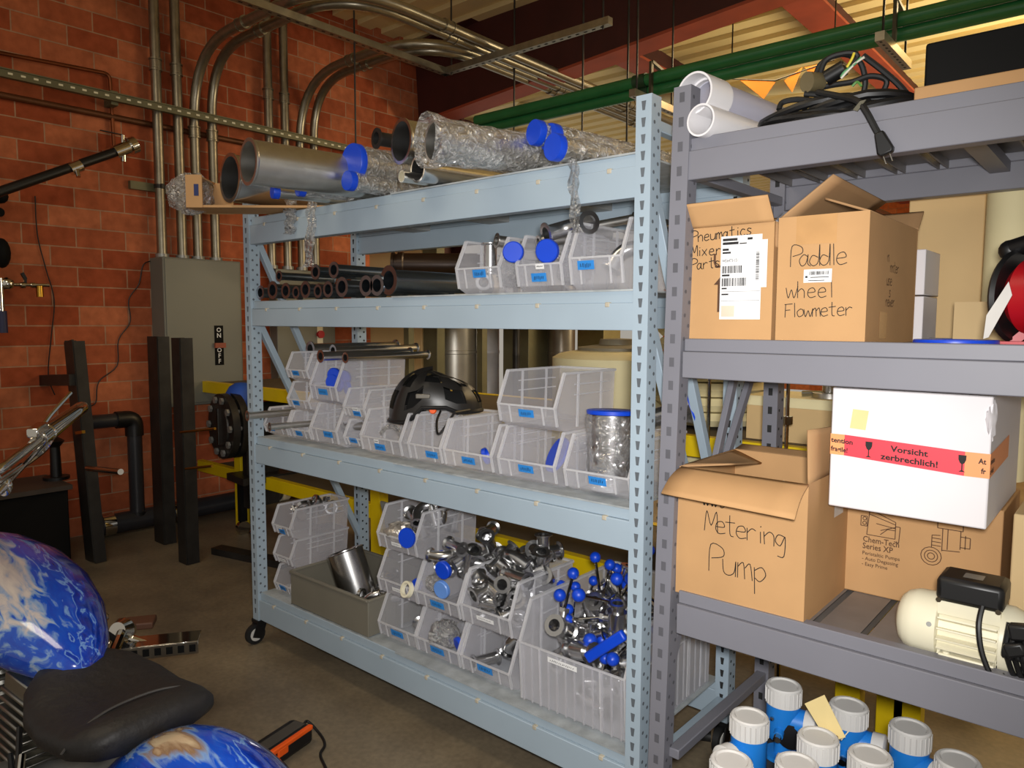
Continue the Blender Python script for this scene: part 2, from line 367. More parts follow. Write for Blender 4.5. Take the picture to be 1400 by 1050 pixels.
# ------------------------------------------------------------------ lettering
def text(mb, body, o, right, up, size, bold=0.0, align='LEFT', width=None):
    """flat printed lettering added to a mesh builder"""
    cu = bpy.data.curves.new('lettering', 'FONT'); cu.body = body; cu.size = size; cu.align_x = align; cu.offset = bold * size
    cu.resolution_u = 2
    ob = bpy.data.objects.new('lettering', cu); C.objects.link(ob)
    dg = bpy.context.evaluated_depsgraph_get(); me = ob.evaluated_get(dg).to_mesh()
    o = V(o); right = V(right).normalized(); up = V(up).normalized()
    xs = [v.co.x for v in me.vertices] or [0, 1]; k = 1.0
    if width: k = width / (max(xs) - min(xs))
    mb.add([o + right * v.co.x * k + up * v.co.y for v in me.vertices], [list(p.vertices) for p in me.polygons])
    ob.evaluated_get(dg).to_mesh_clear(); bpy.data.objects.remove(ob); bpy.data.curves.remove(cu)
G = {  # single-stroke hand lettering
 'P': [[(.1, 0), (.15, 1), (.6, .95), (.65, .65), (.2, .5)]], 'n': [[(.05, .55), (.1, 0)], [(.08, .35), (.3, .58), (.5, .45), (.52, 0)]],
 'e': [[(.1, .3), (.5, .35), (.4, .58), (.15, .5), (.08, .2), (.25, 0), (.55, .08)]], 'u': [[(.05, .55), (.1, .1), (.3, 0), (.5, .15), (.55, .55), (.55, 0)]],
 'm': [[(.05, .55), (.05, 0)], [(.05, .4), (.25, .58), (.32, 0)], [(.32, .4), (.5, .58), (.6, 0)]],
 'a': [[(.44, .46), (.25, .56), (.05, .3), (.16, .02), (.36, .12), (.46, .5)], [(.46, .56), (.46, .12), (.6, .0)]], 't': [[(.25, .95), (.28, .1), (.45, 0)], [(.05, .6), (.5, .65)]],
 'i': [[(.2, .5), (.22, 0)], [(.2, .72), (.22, .76)]], 'c': [[(.5, .5), (.25, .58), (.08, .28), (.25, 0), (.5, .08)]],
 'M': [[(.02, 0), (.12, .95), (.35, .3), (.6, .98), (.68, 0)]], 'x': [[(.05, .55), (.5, 0)], [(.5, .58), (.05, 0)]],
 'r': [[(.08, .55), (.1, 0)], [(.1, .35), (.3, .56), (.48, .5)]], 's': [[(.45, .52), (.2, .58), (.12, .4), (.42, .2), (.3, 0), (.05, .06)]],
 'd': [[(.45, .4), (.2, .5), (.06, .2), (.25, 0), (.48, .2), (.52, 1), (.55, 0)]], 'l': [[(.2, 1), (.25, 0)]],
 'W': [[(.0, .62), (.15, 0), (.33, .5), (.5, 0), (.72, .7)]], 'h': [[(.08, 1), (.1, 0)], [(.1, .35), (.3, .55), (.48, .4), (.5, 0)]],
 'F': [[(.1, 0), (.12, .9)], [(.05, .92), (.6, .95)], [(.12, .5), (.45, .52)]], 'o': [[(.3, .56), (.08, .35), (.2, .02), (.5, .15), (.48, .48), (.3, .56)]],
 'w': [[(.0, .52), (.12, 0), (.3, .42), (.45, 0), (.62, .55)]], 'g': [[(.5, .5), (.2, .55), (.08, .25), (.3, .08), (.5, .5), (.48, -.35), (.2, -.4)]],
 'p': [[(.08, .5), (.12, -.45)], [(.1, .4), (.35, .55), (.5, .3), (.3, .03), (.12, .12)]], 'q': [[(.1, .5), (.5, .2)]], ' ': []}
def hand(mb, body, o, right, up, size, adv=0.62, r=0.0016, n=(0, -1, 0), slope=0.0):
    o = V(o); right = V(right).normalized(); up = V(up).normalized(); n = V(n).normalized(); x = 0
    for ch in body:
        for st in G.get(ch, []):
            pts = [o + right * ((x + a) * size) + up * ((b + slope * (x + a)) * size) for a, b in st]
            p2 = spline(pts, 4)
            for i in range(len(p2) - 1):
                a, b = p2[i], p2[i + 1]; d = (b - a)
                if d.length < 1e-6: continue
                sd = d.normalized().cross(n) * r; e = d.normalized() * r * 0.5
                mb.add([a - sd - e, b - sd + e, b + sd + e, a + sd - e], [(0, 1, 2, 3)])
        x += adv if ch not in 'il' else adv * 0.6
    return mb
def scribble(mb, o, right, up, wd, ht, k=6, r=0.0012, n=(0, -1, 0)):
    o = V(o); right = V(right); up = V(up)
    for i in range(k):
        x = wd * (i + 0.2) / k
        a = o + right * x + up * (ht * random.uniform(0, .3)); b = o + right * (x + wd / k * random.uniform(.1, .6)) + up * (ht * random.uniform(.7, 1))
        sd = (b - a).normalized().cross(V(n)) * r
        mb.add([a - sd, b - sd, b + sd, a + sd], [(0, 1, 2, 3)])
    return mb
def patch(mb, o, right, up, wd, ht, lift=0.0):
    o = V(o); right = V(right).normalized(); up = V(up).normalized()
    return mb.quad(o, o + right * wd, o + right * wd + up * ht, o + up * ht)
XR = V((1, 0, 0)); YR = V((0, 1, 0)); ZU = V((0, 0, 1))
# ================================================================== the setting
XW = -5.95
struct(MB().box((-6.3, -2.5, -0.1), (4.5, 14, 0)).build('floor', FLOOR))
struct(MB().box((XW - 0.2, -1.5, 0), (XW, 5.42, 4.6)).build('wall_left', BRICK))
struct(MB().box((-10, 18.0, 0), (4.5, 18.2, 4.6)).build('wall_back', BRICK2))
mb = MB().box((-10, -0.5, 4.5), (4.5, 18.2, 4.56))
for i in range(62):
    y = 0.0 + i * 0.29; mb.box((-10, y, 4.455), (4.5, y + 0.16, 4.502))
struct(mb.build('ceiling', DECK))
mb = MB(); mb.box((XW + 0.0, 5.43, 0), (XW + 0.34, 5.47, 4.5)); mb.box((XW, 5.72, 0), (XW + 0.34, 5.76, 4.5)); mb.box((XW + 0.15, 5.47, 0), (XW + 0.19, 5.72, 4.5))
struct(mb.build('trim_1', DKRED_SHADE))
# main roof girder, sloping with the roof
a = P(572, 176, y=5.35); b = P(1050, 5, y=5.35); d = (b - a); k = 6.5 / d.length; b = a + d * k
mb = MB(); u = V((0, 0, 1))
mb.bar(a + u * 0.012, b + u * 0.012, 0.24, 0.024); mb.m = 1; mb.bar(a + u * 0.40, b + u * 0.40, 0.03, 0.78)
mb.bar(a + u * 0.8, b + u * 0.8, 0.24, 0.024)
struct(mb.build('trim_2', [REDST, DKRED_SHADE]))  # web coloured darker than the bottom flange to carry its shade
n = 3
for i, x in enumerate((-7.6, P(700, 205, z=4.22).x, P(965, 135, z=4.22).x, P(1165, 65, z=4.22).x, 2.6)):
    mb = MB(); mb.box((x - .15, 5.6, 4.2), (x + .15, 18, 4.225)); mb.m = 1; mb.box((x - .01, 5.6, 4.225), (x + 0.02, 18, 4.46))
    struct(mb.build('trim_%d' % n, [REDST, DKRED_SHADE])); n += 1
# a bright window in the far wall
c = P(834, 470, y=17.95)
mb = MB().box((c.x - 0.26, 17.93, 0.6), (c.x + 0.26, 17.97, 2.2)); o = struct(mb.build('window_1', WINDOW))
mb = MB()
for x in (-.28, .28): mb.box((c.x + x - .02, 17.9, .58), (c.x + x + .02, 17.99, 2.22))
mb.box((c.x - .3, 17.9, .56), (c.x + .3, 17.99, .6)); mb.box((c.x - .3, 17.9, 2.2), (c.x + .3, 17.99, 2.24)); mb.build('window_frame', OLIVE, o)

# ------------------------------------------------------------------ conduits on the brick wall
def coupling(mb, p, d, r):
    d = V(d).normalized(); p = V(p); mb.ring(p - d * .03, p + d * .03, r * 1.18, r * .9, 16); mb.ring(p - d * .045, p - d * .033, r * 1.3, r * .9, 16); mb.ring(p + d * .033, p + d * .045, r * 1.3, r * .9, 16)
XC = XW + 0.085; RC = 0.037
names = ['leftmost', 'second', 'third', 'fourth', 'fifth', 'sixth', 'seventh', 'eighth']
ys = [2.65, 2.81, 2.94, 3.09, 3.605, 3.764, 3.91, 4.06]
xe = {2: -4.00, 3: -4.12, 6: -4.22, 7: -4.32}
for i, y in enumerate(ys):
    panel = 'large switch box' if i < 4 else 'smaller grey panel'
    z0 = 2.09 if i < 4 else 2.06
    lab = ('galvanised conduit straight up the brick wall, %s pipe above the %s' % (['leftmost', 'second', '', '', 'leftmost', 'second'][i], panel)) if i not in xe else \
          ('galvanised conduit with two long bends overhead, %s pipe above the %s' % ('third' if i in (2, 6) else 'rightmost', panel))
    t = thing('conduit', lab, 'conduit', 'conduits feeding the wall panels', (XC, y, z0))
    if i in xe:
        pts = bend([(XC, y, z0), (XC, y, 3.75), (xe[i], y, 3.75), (xe[i], 17.9, 3.75)], 0.33 if False else 0.62 - 0.10 * (i in (3, 7)), 10)
        MB().tube(pts, RC, 16).build('pipe', COND, t)
        for cp, cd_ in (((XC, y, 3.1), ZU), ((-5.1, y, 3.75), XR), ((xe[i], y + 1.0 if i < 4 else 5.6, 3.75), YR), ((xe[i], 6.2 + 0.12 * i, 3.75), YR)):
            mb = MB(); coupling(mb, cp, cd_, RC); mb.build('coupling', COND, t)
    else:
        MB().tube([(XC, y, z0), (XC, y, 4.45)], RC, 16).build('pipe', COND, t)
        mb = MB(); coupling(mb, (XC, y, 3.55), ZU, RC); mb.build('coupling', COND, t)
    mb = MB(); mb.ring((XC, y, z0), (XC, y, z0 + .03), RC * 1.35, RC * .9, 12); mb.build('locknut', GALV, t)
    mb = MB(); mb.ring((XC, y, 2.62), (XC, y, 2.65), RC * 1.12, RC * .95, 12); mb.box((XC + RC, y - .012, 2.618), (XC + RC + .02, y + .012, 2.652)); mb.build('strap', DKSTEEL, t)
# strut carrying the straps
t = MB().box((XW + .001, 2.45, 2.6), (XW + .042, 4.3, 2.66)).build('strut_channel', OLIVE); tag(t, 'short dark strut behind the upright conduits, holding their straps', 'strut')

def slotted(mb, p0, p1, wd, side, pitch=0.052, up=ZU, m=1):
    """rows of dark slots along a face of a strut"""
    p0 = V(p0); p1 = V(p1); L = (p1 - p0).length; d = (p1 - p0) / L; old = mb.m; mb.m = m
    for i in range(int(L / pitch)):
        c = p0 + d * (i + .5) * pitch; e = d * .014; s = V(side) * .0065
        mb.quad(c - e - s, c + e - s, c + e + s, c - e + s)
    mb.m = old
# long strut rail on the brick wall
zr = P(350, 178, x=XW + .09).z
t = thing('strut_rail', 'long slotted strut rail bolted across the brick wall, crossing the conduits', 'strut', None, (XW + .12, 0, zr))
mb = MB(); x = XW + 0.157
mb.box((x, -1.0, zr - .03), (x + .012, 5.3, zr - .022)); mb.box((x, -1.0, zr + .022), (x + .012, 5.3, zr + .03)); mb.box((x - .03, -1.0, zr - .03), (x + .001, 5.3, zr + .03))
slotted(mb, (x + .0015, -1, zr), (x + .0015, 5.3, zr), 1, ZU, 0.075); mb.build('channel', [OLIVE, CREAM], t)
mb = MB(); [mb.box((XW + .001, y, zr - .05), (x - .029, y + .05, zr + .05)) for y in (-.5, 1.0, 2.3, 4.6)]; mb.build('standoff', OLIVE, t)
t = MB().tube([(XW + .024, -1.2, zr - .125), (XW + .024, 5.2, zr - .105)], .023, 14).build('rusty_pipe', M('rust pipe', (96, 58, 34), .5, .5, .25)); tag(t, 'rusty brown pipe running along the brick wall just under the strut rail', 'pipe')
t = MB().tube(bend([P(-30, 66, x=XW + .03), P(5, 73, x=XW + .03), P(150, 101, x=XW + .03), P(156, 205, x=XW + .03)], .05), .014, 8).build('copper_tube', COPPER)
tag(t, 'thin copper tube elbowing down the upper left brick wall to the valve', 'pipe')
# swinging black arm and valve
xa = XW + .22
t = thing('air_line', 'black air line with silver valve slanting up the brick wall at left', 'pipe', None, P(175, 203, x=XW))
MB().tube([P(-40, 278, x=xa), P(0, 262, x=xa), P(160, 207, x=xa)], .032, 12).build('hose', BLACK, t)
mb = MB(); p = P(103, 229, x=xa); q = P(160, 207, x=xa); d = (q - p).normalized(); mb.cyl(p - d * .04, p + d * .04, .042); mb.cyl(p + V((.03, 0, -.02)), p + V((.05, .0, -.07)), .015); mb.build('union', CHROME, t)
mb = MB(); mb.cyl(q - d * .02, q + d * .1, .045); mb.cyl(q + d * .1, q + d * .15, .06); mb.cyl(q + d * .05 + ZU * .03, q + d * .05 + ZU * .1, .014); mb.cyl(q + d * .05 - ZU * .03, q + d * .05 - ZU * .09, .02)
mb.box((XW + .002, q.y - .03, q.z - .03), (q.x - .02, q.y + .03, q.z + .03)); mb.build('valve', CHROME, t)
mb = MB(); mb.bar(q + d * .05 + ZU * .1, P(137, 178, x=xa), .02, .006); mb.build('handle', BLACK, t)
# left edge valve cluster
xa = XW + .16
t = thing('valve_manifold', 'chrome pipe fitting with small brass valve at the left edge of the brick wall', 'pipe fitting', None, P(0, 390, x=XW))
mb = MB(); mb.cyl(P(-30, 388, x=xa), P(67, 390, x=xa), .013); mb.ball(P(10, 388, x=xa), .045, 12); mb.cyl(P(-2, 380, x=xa), P(0, 425, x=xa), .03); mb.cyl(P(28, 390, x=xa), P(34, 390, x=xa), .022); mb.cyl(P(42, 390, x=xa), P(48, 390, x=xa), .02)
mb.box((XW + .002, P(10, 388, x=xa).y - .02, P(10, 388, x=xa).z - .02), (xa - .03, P(10, 388, x=xa).y + .02, P(10, 388, x=xa).z + .02)); mb.build('fitting', CHROME, t)
mb = MB(); mb.cyl(P(54, 391, x=xa), P(55, 406, x=xa), .022); mb.build('brass_valve', BRASS, t)
mb = MB(); mb.bar(P(35, 390, x=xa), P(35, 381, x=xa), .012, .012); mb.bar(P(35, 382, x=xa), P(30, 373, x=xa), .02, .02); mb.build('lever', BLACK, t)
mb = MB(); mb.cyl(P(2, 425, x=xa), P(4, 455, x=xa), .03); mb.build('hose_end', M('dark blue hose', (40, 44, 80), .5), t)
t = MB().ball(P(2, 346, x=XW + .12), .1, 16, (.9, .5, 1)).cyl(P(2, 346, x=XW + .12), P(2, 346, x=XW + .001), .03).build('gauge_housing', BLACKM); tag(t, 'round black housing on the brick wall at the left edge, above the chrome fitting', 'gauge')
t = MB().ball(P(0, 268, x=XW + .06), .05, 12).cyl(P(0, 290, x=XW + .06), P(-6, 290, x=XW + .001), .03).build('wall_bracket', BLACKM); tag(t, 'small black bracket at the left edge where the air line meets the wall', 'bracket')
for pts, lab in (([(48, 268), (51, 320), (62, 365), (74, 410), (70, 460), (66, 512), (75, 540)], 'thin dark wire hanging down the bare brick from a small hole'),
                 ([(210, 356), (196, 362), (190, 388), (176, 410), (178, 440), (162, 465), (160, 500), (135, 522), (131, 550), (120, 556)], 'thin dark wire drooping from the large grey switch box down the bricks')):
    t = MB().tube(spline([P(a, b, x=XW + .012) for a, b in pts], 5), .0042, 6).build('wire', BLACK); tag(t, lab, 'wire')

# electrical switch box
xf = XW + .22; pa = P(222, 358, x=xf); pb = P(329, 366, x=xf); zt = 2.09
t = thing('switch_box', 'large grey electrical switch box with ON OFF handle on the brick wall', 'electrical box', None, (XW, pa.y, .93))
MB().box((XW + .001, pa.y, .93), (xf, pb.y, zt)).build('enclosure', PANELG, t, .006)
mb = MB().box((xf, pa.y + .015, .95), (xf + .006, pb.y - .012, zt - .012)); mb.build('door', M('door grey', (118, 118, 108), .45, 0, .03, 3), t, .003)
pc = P(299, 472, x=xf + .01); yy = P(293, 472, x=xf).y; y2 = P(305, 472, x=xf).y
zz1 = P(299, 445, x=xf).z; zz0 = P(299, 499, x=xf).z
hp = MB().box((xf + .006, yy, zz0), (xf + .009, y2, zz1)).build('handle_plate', BLACKM, t)
mb = MB(); s = (y2 - yy)
for i, ch in enumerate('ON'): text(mb, ch, (xf + .0095, yy + s * .5, zz1 - .052 - i * .045), YR, ZU, .05, .02, 'CENTER')
for i, ch in enumerate('OFF'): text(mb, ch, (xf + .0095, yy + s * .5, zz0 + .105 - i * .045), YR, ZU, .05, .02, 'CENTER')
mb.build('lettering', PAPER, hp)
mb = MB(); zc = (zz0 + zz1) / 2; mb.box((xf + .009, yy - .005, zc - .02), (xf + .03, y2 + .01, zc + .02)); mb.build('lever', M('lever brown', (150, 74, 50), .5), hp)
mb = MB(); zc2 = P(327, 432, x=xf).z; mb.box((xf - .08, pb.y, zc2 - .04), (xf - .04, pb.y + .02, zc2 + .04)); mb.build('hasp', CHROME, t)
# small panel behind the rack
pa = P(377, 362, x=XW + .12); pb = P(457, 366, x=XW + .12)
t = thing('breaker_panel', 'smaller grey electrical panel with red button seen through the blue rack', 'electrical box', None, (XW, pa.y, .9))
MB().box((XW + .001, pa.y, .9), (XW + .12, pb.y, 2.06)).build('enclosure', PANELG, t, .005)
p = P(437, 457, x=XW + .12); MB().box((XW + .12, p.y - .03, p.z - .12), (XW + .128, p.y + .03, p.z + .17)).build('button_plate', CREAM, t); MB().cyl(p, p + XR * .03, .035).build('button', REDP, t)

# ------------------------------------------------------------------ hung struts, rods, pipes overhead
def hung_strut(p0, p1, side, label):
    t = thing('strut_trapeze', label, 'strut', 'hanging strut trapeze', p0); mb = MB(); p0 = V(p0); p1 = V(p1)
    mb.bar(p0, p1, .055, .05); slotted(mb, p0 - ZU * .0265, p1 - ZU * .0265, 1, side, .07); mb.build('channel', [COND, HOLE], t); return t
zs = 3.66
ca = P(609, 98, z=zs); e = P(843, 33, z=zs)
t = hung_strut((ca.x, ca.y + .03, zs), (ca.x, 2.0, zs), XR, 'slotted steel strut hung under the bent conduits, running away along the brick wall')
hx = ca.x
for q in (P(467, 60, z=zs).y,):
    MB().tube([(hx + .0, q, 2.2), (hx, q, 4.44)], .007, 6).build('hanger_rod', DKSTEEL, t)
t = hung_strut((ca.x - .03, ca.y, zs), (e.x, ca.y, zs), YR, 'slotted steel strut hung crosswise under the four straight conduits')
for q in (ca.x + .07, e.x - .06): MB().tube([(q, ca.y, zs - .04), (q, ca.y, 4.44)], .007, 6).build('hanger_rod', DKSTEEL, t)
# green pipes
zg = 3.32; yg = P(1050, 77, z=zg).y; rg = .042
for i, (dy, dz, lab) in enumerate(((0, .034, 'upper green painted pipe crossing under the roof'), (.05, -.034, 'lower green painted pipe crossing under the roof'))):
    t = thing('green_pipe', lab, 'pipe', 'green pipes under the roof', (-3, yg, zg))
    MB().tube([(-4.55, yg + dy, zg + dz), (2.2, yg + dy, zg + dz)], rg, 18).build('pipe', GREENP, t)
    mb = MB(); q = P(876, 100, y=yg); mb.ring((q.x - .05, yg + dy, zg + dz), (q.x + .05, yg + dy, zg + dz), rg * 1.2, rg, 18); mb.build('grooved_coupling', M('dark green', (28, 58, 34), .5), t)
for px, lab in ((893, 'short strut hanger under the green pipes beside the blue rack post'), (1222, 'short strut hanger under the green pipes above the black box')):
    q = P(px, 95 if px < 1000 else 40, y=yg)
    t = thing('pipe_hanger', lab, 'hanger', 'pipe hangers', (q.x, yg, zg - .12)); mb = MB()
    mb.bar((q.x, yg - .28, zg - .13), (q.x, yg + .34, zg - .13), .05, .05); slotted(mb, (q.x, yg - .28, zg - .156), (q.x, yg + .34, zg - .156), 1, XR, .06); mb.build('channel', [COND, HOLE], t)
    mb = MB(); [mb.tube([(q.x, yg + s, zg - .15), (q.x, yg + s, 4.44)], .007, 6) for s in (-.22, .28)]; mb.build('rods', DKSTEEL, t)
    mb = MB(); mb.bar((q.x + .02, yg - .06, zg - .1), (q.x + .02, yg - .06, zg + .13), .03, .02); mb.bar((q.x + .02, yg - .06, zg + .13), (q.x + .02, yg + .12, zg + .1), .03, .02); mb.build('clamp', M('clamp dark', (70, 66, 50), .5, .5), t)
for px, py, lab in ((703, 120, 'thin threaded rod hanging left of the blue rack top'), (859, 60, 'thin threaded rod hanging by the green pipe bracket'), (796, 180, 'thin threaded rod hanging behind the blue capped tubes')):
    q = P(px, py, y=4.9); t = MB().tube([(q.x, 4.9, 2.2), (q.x, 4.9, 4.44)], .008, 6).build('threaded_rod', DKSTEEL); tag(t, lab, 'rod')
# pale horizontal ducting seen beyond the pipes
q = P(760, 150, y=7.6); q2 = P(880, 178, y=7.6)
t = MB().tube([q + V((-.6, 0, .12)), q2 + V((2.0, 0, .12))], .07, 16).build('wrapped_pipe', CREAMR); tag(t, 'cream wrapped pipe far behind the blue capped tubes', 'pipe')
# orange pennants
q = P(1050, 120, y=6.2)
t = thing('pennant_string', 'string of orange pennant flags hanging under the roof', 'flags', None, q)
for i, (a, b, c) in enumerate((((1010, 108), (1060, 112), (1044, 135)), ((1072, 110), (1097, 92), (1083, 126)), ((1100, 92), (1130, 86), (1112, 108)))):
    MB().prism([P(*a, y=6.2), P(*b, y=6.2), P(*c, y=6.2)], (0, .004, 0)).build('flag', M('orange flag', (226, 130, 40), .8), t)
e1 = P(1000, 108, y=6.2); e2 = P(1140, 82, y=6.2)
MB().tube([(e1.x, 6.2, 4.48), e1, P(1060, 110, y=6.2), e2, (e2.x, 6.2, 4.48)], .006, 6).build('string', DKSTEEL, t)

# ================================================================== things behind the racks
# yellow pallet rack
YR0 = 2.86
yz = [.465, 1.12]
t = thing('yellow_pallet_rack', 'yellow pallet rack frame standing behind the blue and grey racks', 'rack', None, (-3.5, YR0, 0))
for x in (-5.2, -3.56, P(1158, 955, y=YR0).x, P(1215, 985, y=YR0).x, P(1239, 985, y=YR0).x):
    mb = MB(); mb.box((x - .045, YR0, 0), (x + .045, YR0 + .07, 1.05 if x > -2 else 1.12)); mb.build('post', YEL, t, .003)
for x in (-5.2, -3.56, -.5): MB().box((x - .045, YR0 + .75, 0), (x + .045, YR0 + .82, 1.12)).build('post', YEL, t, .003)
for z in yz:
    for x0, x1 in ((-5.85, -3.6), (-3.52, -.56)): MB().box((x0, YR0 + .01, z - .09), (x1, YR0 + .06, z)).build('beam', YEL, t, .003)
    MB().box((-5.6, YR0 + .76, z - .09), (-.6, YR0 + .81, z)).build('rear_beam', YEL, t)
    MB().box((-5.6, YR0 + .05, z - .02), (-.6, YR0 + .76, z - .004)).build('deck', M('deck dark', (90, 78, 60), .7), t)
def on(name, label, cat, mb, mat, group=None, bevel=0):
    return tag(mb.build(name, mat, bevel=bevel), label, cat, group)
# cream tank with domed lid
c = P(845, 500, y=3.45); c.z = yz[1]
t = thing('plastic_tank', 'round cream tank with flat domed lid behind the blue rack post', 'tank', None, c)
rt = .36
MB().lathe([(0, rt * .97), (.06, rt), (.2, rt * 1.0), (.29, rt), (.31, rt * .9), (.335, rt * .55), (.34, 0)], c, ZU, 40).build('body', CREAMR, t)
MB().lathe([(.325, rt * .62), (.345, rt * .62), (.36, rt * .3), (.39, .1), (.395, 0)], c, ZU, 32).build('lid', M('lid grey', (120, 112, 92), .6), t)
# ribbed cream hose roll
c = P(985, 540, y=3.3)
t = thing('hose_coil', 'big coil of ribbed cream hose standing behind the grey rack post', 'hose', None, (c.x, 3.3, yz[1]))
mb = MB()
for i in range(8): mb.lathe([(-.035, .1), (-.03, .24), (0, .27), (.03, .24), (.035, .1)], (c.x - .06, 3.33, yz[1] + .04 + i * .068), ZU, 28)
mb.build('coil', CREAMR, t)
c2 = c
t = MB()
for i in range(8): t.lathe([(-.035, .1), (-.03, .22), (0, .25), (.03, .22), (.035, .1)], (c.x - .06, 3.33, .5 + i * .066), ZU, 28)
on('hose_coil', 'second coil of ribbed cream hose on the lower yellow deck', 'hose', t, CREAMR)
# tan and steel goods seen through the blue rack
def slab(name, lab, cat, x0, y0, x1, y1, py, mat, depth=.05, z0=None, group=None):
    a = P(x0, y0, y=py); b = P(x1, y1, y=py); zz = b.z if z0 is None else z0
    return on(name, lab, cat, MB().box((a.x, py, zz), (b.x, py + depth, a.z)), mat, group, .004)
slab('plywood_sheet', 'tan panel leaning behind the open tubes on the blue rack second shelf', 'panel', 505, 348, 577, 560, 4.6, TAN, .05, 0)
slab('plywood_sheet', 'small tan board seen left of the blue rack rear post', 'panel', 455, 352, 482, 560, 4.75, TAN, .05, 0)
slab('steel_cabinet', 'olive steel post frame standing left of the silver duct', 'frame', 574, 300, 598, 560, 4.62, OLIVE, .1, 0)
slab('steel_cabinet', 'narrow olive locker right of the grey duct column', 'cabinet', 688, 400, 722, 560, 5.2, OLIVE, .3, 0)
slab('steel_cabinet', 'brassy sheet metal cabinet left of the bright far window', 'cabinet', 790, 400, 824, 560, 6.0, M('brassy sheet', (150, 140, 96), .35, .6), .3, 0)
slab('dark_cabinet', 'dark brown box on the lower background near the rear post', 'box', 530, 470, 572, 492, 4.7, M('brown dark', (86, 66, 44), .6), .1, 0)
def column(lab, px, wpx, py, mat, z1=3.0, name='spiral_duct'):
    a = P(px - wpx / 2, 440, y=py); b = P(px + wpx / 2, 440, y=py); r = (b - a).length * .42
    c = (a + b) / 2; t = thing(name, lab, 'duct', None, (c.x, py, 0)); mb = MB()
    prof = [(0, r)]
    for z in (.7, 1.3, 1.62, 1.9): prof += [(z, r), (z + .005, r * 1.03), (z + .03, r * 1.03), (z + .035, r)]
    mb.lathe(prof + [(z1, r)], (c.x, py, 0), ZU, 28); mb.build('pipe', mat, t); return t
column('fat silver duct standing behind the helmet', 622, 52, 5.0, DUCT, 2.05)
column('slim grey column right of the fat silver duct', 668, 26, 5.2, M('grey column', (176, 176, 180), .5, .2), 2.05)
column('dull steel drum duct right of the sunlit bricks', 768, 36, 5.5, M('drum', (120, 112, 100), .35, .7), 1.62, 'steel_drum')
column('thin dark pipe left of the sunlit bricks', 706, 9, 4.9, DKSTEEL, 2.05, 'steel_pipe')
c = P(556, 362, y=4.0)
t = thing('dark_pipe_spool', 'dark pipe with ribbed end pointing out behind the second shelf tubes', 'pipe', None, c)
MB().lathe([(0, .09), (.0, .1), (.02, .1), (.02, .085), (.05, .085), (.05, .1), (.09, .1), (.1, .09), (.7, .09)], c - YR * .1 + XR * -.06, (.75, .66, 0), 24).build('pipe', DARKB, t)
# support of that pipe: steel shelf standing on the floor
a = P(574, 380, y=4.05)
on('pipe_rack', 'olive steel stand carrying the dark ribbed pipe', 'rack', MB().box((c.x - .1, 4.05, 0), (c.x - .04, 4.11, c.z - .1)).box((a.x + .25, 4.45, 0), (a.x + .31, 4.51, c.z - .1)).bar((c.x - .1, 4.05, c.z - .12), (a.x + .35, 4.51, c.z - .12), .1, .04), OLIVE)
# goods behind the grey rack
slab('steel_sheet', 'tarnished steel cabinet standing on the yellow rack behind the open carton', 'cabinet', 1060, 560, 1142, 640, 3.3, M('tarnish', (136, 130, 112), .4, .6), .3, yz[1] - .003)
a = P(1060, 545, y=3.05); b = P(1140, 545, y=3.05)
t = thing('parts_shelf', 'cream bench with loose steel parts behind the white fragile carton', 'bench', None, (a.x, 3.05, 0))
MB().box((a.x - .1, 2.98, 1.26), (b.x + .5, 3.28, 1.30)).build('top', CREAMR, t); MB().box((a.x - .1, 3.0, 1.1), (b.x + .5, 3.03, 1.26)).build('apron', TAN, t)
mb = MB(); mb.lathe([(0, .07), (.02, .07), (.02, .03), (.1, .03), (.1, .06), (.12, .06), (.12, 0)], (b.x - .03, 3.1, 1.30), ZU, 20); on('flange_fitting', 'steel flanged fitting standing on the cream bench', 'fitting', mb, BRUSH)
mb = MB(); mb.tube([(a.x + .1, 3.08, 1.312), (a.x + .17, 3.09, 1.316), (a.x + .25, 3.07, 1.312)], .012, 10); on('small_valve', 'small steel valve lying on the cream bench', 'valve', mb, STEEL)
slab('cardboard_carton', 'huge tan carton behind the tall handwritten carton on the middle shelf', 'carton', 1244, 262, 1338, 450, 2.78, TAN, .7, yz[1])
slab('cardboard_carton', 'tall tan carton standing behind the red cord reel', 'carton', 1340, 255, 1400, 450, 2.95, CARDL, .5, yz[1])
c = P(1385, 330, y=2.75)
on('carton_tube', 'cream cardboard tube standing at the right edge behind the reel', 'tube', MB().lathe([(0, .07), (.9, .07)], (c.x + .0, 2.72, yz[1]), ZU, 28), CREAMR)
for px, py, lab in ((977, 260, 'thin shiny rod standing behind the flap carton'), (1076, 580, 'thin steel rod with nut behind the open pump carton')):
    q = P(px, py, y=2.74); t = thing('steel_rod', lab, 'rod', None, (q.x, 2.74, 0)); MB().tube([(q.x, 2.74, 0), (q.x, 2.74, 2.3)], .007, 8).build('rod', CHROME, t)
    if px > 1000: MB().lathe([(0, .007), (0, .02), (.03, .02), (.03, .007)], (q.x, 2.74, q.z), ZU, 6).build('nut', CHROME, t)
